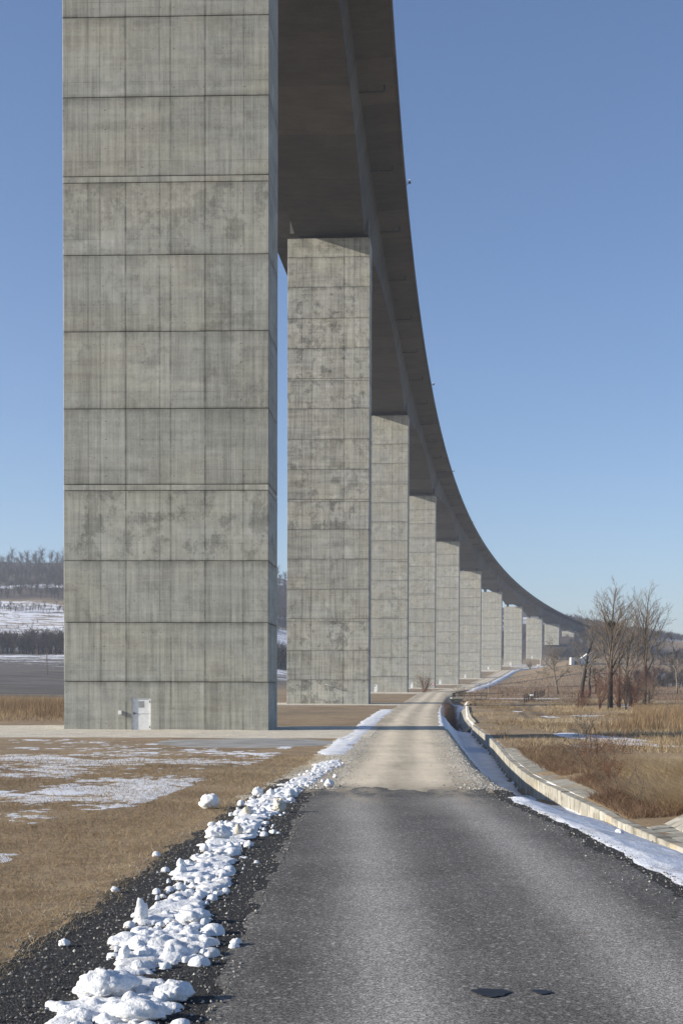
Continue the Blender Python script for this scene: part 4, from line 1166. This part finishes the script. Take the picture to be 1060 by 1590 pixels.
def shrub(x, y, h, n, spread, seed, label, mat=M_twig, rad=.02, name='bare_shrub', group='bare shrubs', maxd=2, rmin=.008):
    e = empty(name, (x, y, float(terrain(x, y)))); T = Tree(seed); q = random.Random(seed)
    o = dict(wob=.10, up=.06, kids=[5, 4, 3], **{'from': [.25, .2, .2]}, ang=(18, 50), len=[.55, .5, .5], rad=.6, rmin=rmin)
    for k in range(n):
        a = q.uniform(0, 6.28); sp = spread * q.uniform(.2, 1)
        T.limb(Vector((q.gauss(0, .06) * spread * 3, q.gauss(0, .06) * spread * 3, -.05)), Vector((math.cos(a) * sp, math.sin(a) * sp, 1)).normalized(), h * q.uniform(.5, .85), rad, 0, maxd, o)
    T.trunk.build('stem', mat, e, True); T.crown.build('twigs', mat, e, True)
    return tag(e, label, 'shrub', group)
shrub(15.6, 92, 2.2, 9, 1.0, 61, 'round bare shrub on the dry meadow in front of the reeds', rad=.03, rmin=.010)
for i, (x, y, h, n_, sp, mt, lab) in enumerate(((32.2, 178, 5.5, 10, .5, M_redtwig, 'reddish shrub at the foot of the tallest tree'), (35.6, 182, 6.2, 12, .6, M_redtwig, 'dense reddish brown shrub between the tall trunks'), (38.8, 188, 6.8, 12, .6, M_redtwig, 'bushy red brown shrub under the crooked leaning tree'), (42.0, 192, 5.2, 10, .7, M_twig, 'grey brown shrub at the foot of the slender tall tree'), (30.2, 183, 3.4, 10, .8, M_redtwig, 'low reddish shrub at the left of the tall group'), (45.0, 215, 5.0, 12, .8, M_twig, 'wide grey shrub behind the slender tall tree'), (34.8, 173, 4.6, 7, .35, M_bark, 'dark many-stemmed shrub standing in front of the tallest tree'))):
    shrub(x, y, h, n_, sp, 70 + i * 3, lab, mt, .045, group='shrubs around the tall trees', maxd=3, rmin=.018)
shrub(52.0, 196, 2.6, 14, 1.2, 95, 'dark low bush at the right edge among the reeds', M_bark, .04, rmin=.02)
shrub(13.4, 308, 5.0, 12, .9, 97, 'bare shrub beside the track in front of the fourth pier', M_redtwig, .05, rmin=.03)
shrub(19.0, 262, 2.6, 10, .9, 99, 'small bare shrub beside the little bridge', M_twig, .04, rmin=.025)
shrub(99.5, 790, 6, 9, .6, 101, 'small leafless shrub on the slope below the eighth pier', M_twig, .10, rmin=.07)
for i, (x, y, w) in enumerate(((6.3, 30.5, .8), (6.5, 34, .95), (7.0, 39, 1.5), (7.7, 44, 1.4), (8.1, 50, 1.3), (9.0, 47, 1.6), (6.2, 27.6, .6))):
    shrub(x, y, w, 11, 1.3, 120 + i, ['brown thorny shrub overhanging the slab lining', 'tangled brown shrub behind the middle of the low wall', 'brown shrub in front of the dead stalks', 'brown shrub below the dead stalks on the bank', 'far brown shrub where the wall bends', 'larger red brown shrub behind the dead stalks', 'low brown shrub just above the sloping slabs'][i], M_redtwig if i % 2 else M_twig, .010, group='brown shrubs on the bank', maxd=3, rmin=.0035)
# dead weed stalks
for i, (x, y, h, lx) in enumerate(((9.55, 56, 1.55, -.04), (9.85, 56.3, 1.2, -.12), (10.2, 56.8, 1.6, -.25), (8.95, 50, .95, -.12))):
    e = empty('dead_stalk', (x, y, float(terrain(x, y)))); q = random.Random(i)
    m = MB().tube([(0, 0, 0), (lx * .2, 0, h * .4), (lx, .02, h)], [.022, .018, .006], 5); m.build('stem', M_bark, e)
    m = MB()
    for k in range(26):
        t = q.uniform(.05, .8); p = Vector((lx * t * t, 0, h * t)); d = Vector((q.gauss(0, .07), q.gauss(0, .07), q.uniform(-.05, .05)))
        m.tube([p, p + d], [.012, .004], 3, False)
    m.build('dry_leaves', M_bark, e)
    tag(e, ['tall dark dead stalk, left of the three in the brush', 'shortest dark dead stalk, middle of the three in the brush', 'tall bent dead stalk, right of the three in the brush', 'short dark dead stalk standing apart on the left'][i], 'dead stalk', 'dead stalks in the brush')

# ------------------------------------------------------------------ far woods
def far_tree_blades(n_bl, seed):
    """a leafless far tree as thin upward fans; unit height"""
    q = np.random.default_rng(seed)
    V = []; F = []
    def tri(a, b, w):
        d = b - a; s = np.cross(d, q.normal(0, 1, 3)); s = s / (np.linalg.norm(s) + 1e-9) * w
        k = len(V); V.extend([a - s, a + s, b]); F.append((k, k + 1, k + 2))
    tri(np.array([0, 0, 0.]), np.array([q.normal(0, .03), q.normal(0, .03), .8]), .030)
    nt = len(F)
    for k in range(n_bl):
        t = q.uniform(.22, .75); a = np.array([q.normal(0, .02), q.normal(0, .02), t])
        ph = q.uniform(0, 6.28); sp = q.uniform(.12, .42) * (1.15 - .5 * t)
        b = np.array([math.cos(ph) * sp, math.sin(ph) * sp, min(t + q.uniform(.12, .38), 1.0)])
        tri(a, b, q.uniform(.008, .020))
        for _ in range(2):
            a2 = a + (b - a) * q.uniform(.4, .9); b2 = a2 + (b - a) * q.uniform(.25, .5) + q.normal(0, .06, 3)
            tri(a2, b2, .007)
    return np.array(V), np.array(F), nt
PROTO = [far_tree_blades(34, k) for k in range(5)]
def wood(name, label, xs, ys, hs, tint_mu):
    VV = []; FF = []; TT = []; off = 0
    zs = terrain(xs, ys)
    for i in range(len(xs)):
        V, F, nt = PROTO[i % 5]
        a = rng.uniform(0, 6.28); c, s_ = math.cos(a), math.sin(a); h = hs[i]; w = h * rng.uniform(.8, 1.25)
        VV.append(np.stack([(V[:, 0] * c - V[:, 1] * s_) * w + xs[i], (V[:, 0] * s_ + V[:, 1] * c) * w + ys[i], V[:, 2] * h + zs[i] - .3], 1))
        FF.append(F + off); off += len(V); TT.append(np.full(len(V), np.clip(rng.normal(tint_mu, .22), 0, 1)))
    o = npmesh(name, np.concatenate(VV), np.concatenate(FF), M_wood_far, smooth=False, attrs={'tint': np.concatenate(TT)})
    return tag(o, label, 'wood', kind='stuff')
n = 1300
y = rng.uniform(598, 650, n); x = axis_x(y) - 60 - rng.random(n) * 260
wood('shrub_belt', 'dark belt of bare shrubs at the foot of the snowy hill on the left', x, y, rng.uniform(5, 12.5, n), .35)
n = 3400
y = rng.uniform(925, 1245, n); x = axis_x(y) - 60 - rng.random(n) * 560
wood('hill_wood', 'leafless wood covering the upper hillside on the left', x, y, rng.uniform(5, 10, n), .45)
n = 420
y = 862 + rng.normal(0, 10, n) + 6; x = axis_x(y) - 70 - rng.random(n) * 380
wood('hedge_line', 'hedge line of low scrub crossing the snowy hill on the left', x, y, rng.uniform(2.5, 5, n), .55)
n = 1800
y = rng.uniform(1020, 1560, n); x = axis_x(y) + 10 + rng.random(n) * (40 + 0.05 * (y - 900)); x = np.where(rng.random(n) < .35, axis_x(y) - 60 * rng.random(n), x)
ok = np.abs(x - axis_x(y)) > np.where(y < 1310, 15, 0); x, y = x[ok], y[ok]
wood('hill_wood', 'grey leafless wood on the hillside behind the far end of the viaduct', x, y, rng.uniform(5, 10, len(x)), .5)
n = 420
y = rng.uniform(420, 520, n); x = 88 + rng.random(n) * 75 + (y - 420) * .2
wood('thicket', 'grey thicket in the middle distance behind the tall trees', x, y, rng.uniform(2.5, 6.5, n) * np.where(x > 118, .6, 1), .6)
n = 260
y = rng.uniform(640, 760, n); x = 150 + rng.random(n) * 110
wood('thicket', 'dark tree belt at the right below the snowy slope', x, y, rng.uniform(3.5, 7.5, n), .35)
n = 330
y = rng.uniform(655, 850, n); x = axis_x(y) - 60 - rng.random(n) * 330
ok = fbm(x / 40, y / 30, 3, 170) > .5; x, y = x[ok], y[ok]
wood('hill_scrub', 'scattered low scrub on the snowy hillside at left', x, y, rng.uniform(1.2, 3.5, len(x)), .6)
# trees one can tell apart on the skyline of the left hill
fv = []
for k in range(4):
    V, F, nt = far_tree_blades(60, 50 + k)
    e = empty('ridge_tree', (0, 0, 0))
    tr = npmesh('trunk', V[:3], F[:1], M_wood_far, e, False, {'tint': np.full(3, .2)})
    cr = npmesh('crown', V[3:], F[1:] - 3, M_wood_far, e, False, {'tint': np.full(len(V) - 3, .45)})
    tr.scale = cr.scale = (1, 1, 1)
    fv.append(e)
used_first = [False] * 4
for i in range(44):
    yb = 1252 + random.uniform(-6, 6); xb = -345 + i * 6.9 + random.uniform(-1.5, 1.5)
    k = i % 4
    if used_first[k]: e = copy_tree(fv[k])
    else: e = fv[k]; used_first[k] = True
    h = random.uniform(10, 17)
    e.location = (xb, yb, float(terrain(xb, yb)) - .4); e.scale = (h * random.uniform(.9, 1.2), h, h); e.rotation_euler = (0, 0, random.uniform(0, 6.28))
    tag(e, 'bare tree standing on the skyline of the wooded hill at left', 'tree', 'trees along the skyline of the left hill')

# ------------------------------------------------------------------ little bridge, fences, signs, far buildings
cb = empty('culvert_bridge', (19.6, 250, float(road_z(250))))
tag(cb, 'little concrete bridge with a wooden railing over the ditch', 'bridge')
MB().box(-3.2, -1.2, -1.0, 1.0, -1.6, -.15).build('abutment', M_wall, cb)
MB().box(1.2, 3.4, -1.0, 1.0, -1.6, -.15).build('abutment', M_wall, cb)
MB().cbox(-3.4, 3.6, -1.3, 3.8, -.15, .12, .03).build('deck_slab', M_wall, cb)
for xx in (-3.2, -2.1, -1.0, .1, 1.2, 2.3, 3.3): MB().box(xx - .07, xx + .07, -1.25, -1.11, .12, 1.05).build('railing_post', M_wood, cb)
for zz in (.55, .95): MB().box(-3.4, 6.5 if zz > .9 else 3.5, -1.11, -1.04, zz - .06, zz + .06).build('railing_board', M_wood, cb)
for xx in np.arange(3.8, 17.5, 2.3):   # low snow-dusted planks leading to the right
    MB().box(xx, xx + 2.26, -.5, .5, -.12, .05).build('plank', M_osnow, cb)

fn = empty('wooden_fence', (34, 255, float(terrain(34, 255))))
tag(fn, 'row of grey wooden fence posts with two rails in the meadow', 'fence')
pp = [(27.3 + (39.5 - 27.3) * t, 224 + (288 - 224) * t) for t in np.linspace(0, 1, 13)]
pv = None
for i, (x, y) in enumerate(pp):
    z = float(terrain(x, y)) - float(fn.location.z); h = random.uniform(1.25, 1.75); lx = random.uniform(-.08, .08)
    x -= 34; y -= 255
    MB().tube([(x, y, z - .3), (x + lx, y, z + h)], [.11, .10], 6).build('post', M_bark, fn)
    if pv is not None and i % 2 == 0:
        for zz in (.45, .95): MB().tube([(pv[0], pv[1], pv[2] + zz), (x, y, z + zz)], .035, 4).build('rail', M_bark, fn)
    if i % 2 == 0: pv = (x, y, z)
sg = empty('road_sign', (15.1, 300, float(terrain(15.1, 300)) - .02)); sg.location = (road_c(300) - road_w(300) + 1.9, 300, float(road_z(300)) + .2)
sg.location.x = 15.13
MB().tube([(0, 0, -.3), (0, 0, 2.3)], .05, 6).build('post', M_galv, sg)
m = MB().tube([(0, -.055, 2.1), (0, -.085, 2.1)], .36, 20); m.build('sign_plate', M_red, sg)
m = MB().tube([(0, -.088, 2.1), (0, -.095, 2.1)], .25, 20); m.build('sign_face', M_white, sg)
tag(sg, 'small round sign with a red rim on a post beside the track', 'sign')
mp_ = empty('marker_post', (28.1, 300, float(terrain(28.1, 300))))
MB().tube([(0, 0, -.3), (0, 0, 3.4)], .05, 6).build('post', M_galv, mp_); MB().box(-.09, .09, -.09, .09, 2.2, 2.8).build('white_band', M_white, mp_)
tag(mp_, 'thin tall marker post behind the little bridge', 'post')
bp = empty('marker_block', (30.6, 240, float(terrain(30.6, 240))))
MB().cbox(-.3, .3, -.2, .2, 0, 1.0, .04).build('body', M_wood, bp); MB().cbox(-.33, .33, -.23, .23, 1.0, 1.35, .05).build('white_cap', M_white, bp)
tag(bp, 'short post with a white cap at the near end of the wooden fence', 'post')
gr = empty('track_guard_fence', (60, 640, float(road_z(640))))
tag(gr, 'low post and rail fence along the right side of the far track', 'fence')
prev = None
for y in np.arange(400, 905, 9.0):
    x = float(road_c(y) + road_w(y) + 2.2); z = float(road_z(y)) - .1
    q = (x - 60, float(y) - 640, z - float(road_z(640)))
    MB().box(q[0] - .14, q[0] + .14, q[1] - .1, q[1] + .1, q[2] - 2, q[2] + 1.5).build('post', M_galv, gr)
    if prev: MB().tube([(prev[0], prev[1], prev[2] + 1.2), (q[0], q[1], q[2] + 1.2)], .10, 4).build('rail', M_galv, gr)
    prev = q
def bermsnow(X, Y):
    a = X - (road_c(Y) + road_w(Y) + 1.2); b = road_c(Y) + road_w(Y) + 4.2 - X
    return np.minimum(np.minimum(a, b) * .3, .5) - .6 * (1 - sstep(330, 420, Y)) - .6 * sstep(880, 900, Y) + .2 * (fbm(X / 2, Y / 9, 3, 160) - .5) + .25
snow_sheet('berm_snow', 'narrow bank of snow along the right side of the far track', 20, 135, 330, 900, .9, 3.0, bermsnow)
w1 = empty('white_parapet', (101, 860, 15.2)); MB().cbox(-5.4, 5.2, -.3, .3, -1, 2.0, .05).build('wall', M_whitewash, w1); MB().cbox(-5.6, 5.4, -.4, .4, 2.02, 2.25, .04).build('coping', M_whitewash, w1)
tag(w1, 'long low white wall at the foot of the eighth pier', 'wall')
w2 = empty('white_parapet', (119.5, 862, 15.0)); MB().cbox(-5.6, 5.6, -.3, .3, -1, 1.3, .05).build('wall', M_whitewash, w2)
MB().cbox(-6.2, -4.4, -.5, .5, -1, 2.3, .05).build('end_block', M_whitewash, w2); MB().cbox(4.4, 6.0, -.5, .5, -1, 2.0, .05).build('end_block', M_whitewash, w2)
tag(w2, 'white wall with two end blocks beside the far track', 'wall')
gf = empty('gantry_frame', (118, 858, 15.0))
for xx in (-3, .2, 3.4): MB().tube([(xx, 0, -1), (xx, 0, 6.2)], .13, 6).build('upright', M_white, gf)
MB().tube([(-3.13, 0, 6.1), (.33, 0, 6.1)], .11, 6).build('crossbar', M_white, gf)
tag(gf, 'thin white goal-like frame of poles beside the far track', 'frame')
hs = empty('white_barn', (115.5, 690, 14.6))
MB().cbox(-6.0, -1.6, 0, 8, -4, 3.6, .05).build('annex', M_whitewash, hs)
MB().prism([(-1.2, -4), (5.0, -4), (5.0, 5.9), (3.6, 5.6), (-1.2, 2.2)], 0, 10).build('wall', M_whitewash, hs)
MB().prism([(-1.5, 2.1), (3.6, 5.62), (5.2, 5.95), (5.2, 6.25), (3.5, 5.92), (-1.5, 2.4)], -.3, 10.3).build('roof', M_whitewash, hs)
MB().box(-4.6, -2.6, -.05, -.004, -1.0, 1.8).build('gate', M_roof, hs)
tag(hs, 'white barn with a steep slanted gable seen through the bare branches', 'building')
sh = empty('long_shed', (112, 452, float(terrain(112, 452))))
MB().cbox(-9, 14, 0, 9, -2, 2.4, .05).build('wall', M_wood, sh)
MB().prism([(0, 0), (0, 0.0)] if False else [(-9.6, 2.3), (14.6, 2.3), (14.0, 4.6), (-7.5, 4.6)], -.6, 9.6).build('roof', M_roof, sh)
for xx in (-7, -3.5, 0, 3.5, 7, 10.5): MB().box(xx, xx + 2.2, -.06, -.004, -.6, 1.9).build('gate', M_galv, sh)
tag(sh, 'long low shed with a grey roof at the right edge', 'building')
up = empty('utility_pole', (-105.4, 420, float(terrain(-105.4, 420))))
MB().tube([(0, 0, -.5), (0, 0, 9.2)], [.20, .14], 6).build('pole', M_wood, up); MB().box(-.7, .7, -.08, .08, 8.6, 8.75).build('crossarm', M_wood, up)
tag(up, 'single thin utility pole in the ploughed field at left', 'pole')

# ------------------------------------------------------------------ winter haze
k = bpy.data.materials.new('haze'); k.use_nodes = True
nt = k.node_tree; nt.nodes.clear()
o_ = nt.nodes.new('ShaderNodeOutputMaterial'); v_ = nt.nodes.new('ShaderNodeVolumePrincipled')
v_.inputs['Color'].default_value = (0.80, 0.87, 1.0, 1); v_.inputs['Density'].default_value = 0.00022; v_.inputs['Anisotropy'].default_value = 0.2
nt.links.new(v_.outputs[0], o_.inputs['Volume'])
zmin, zmax = float(GZ.min()), float(GZ.max())
hz = MB().box(gx[0] - 20, gx[-1] + 20, gy[0] - 20, gy[-1] + 20, zmin - 6, zmax + 30).build('haze', k)
tag(hz, 'thin bluish winter haze over the valley', 'haze', kind='stuff')
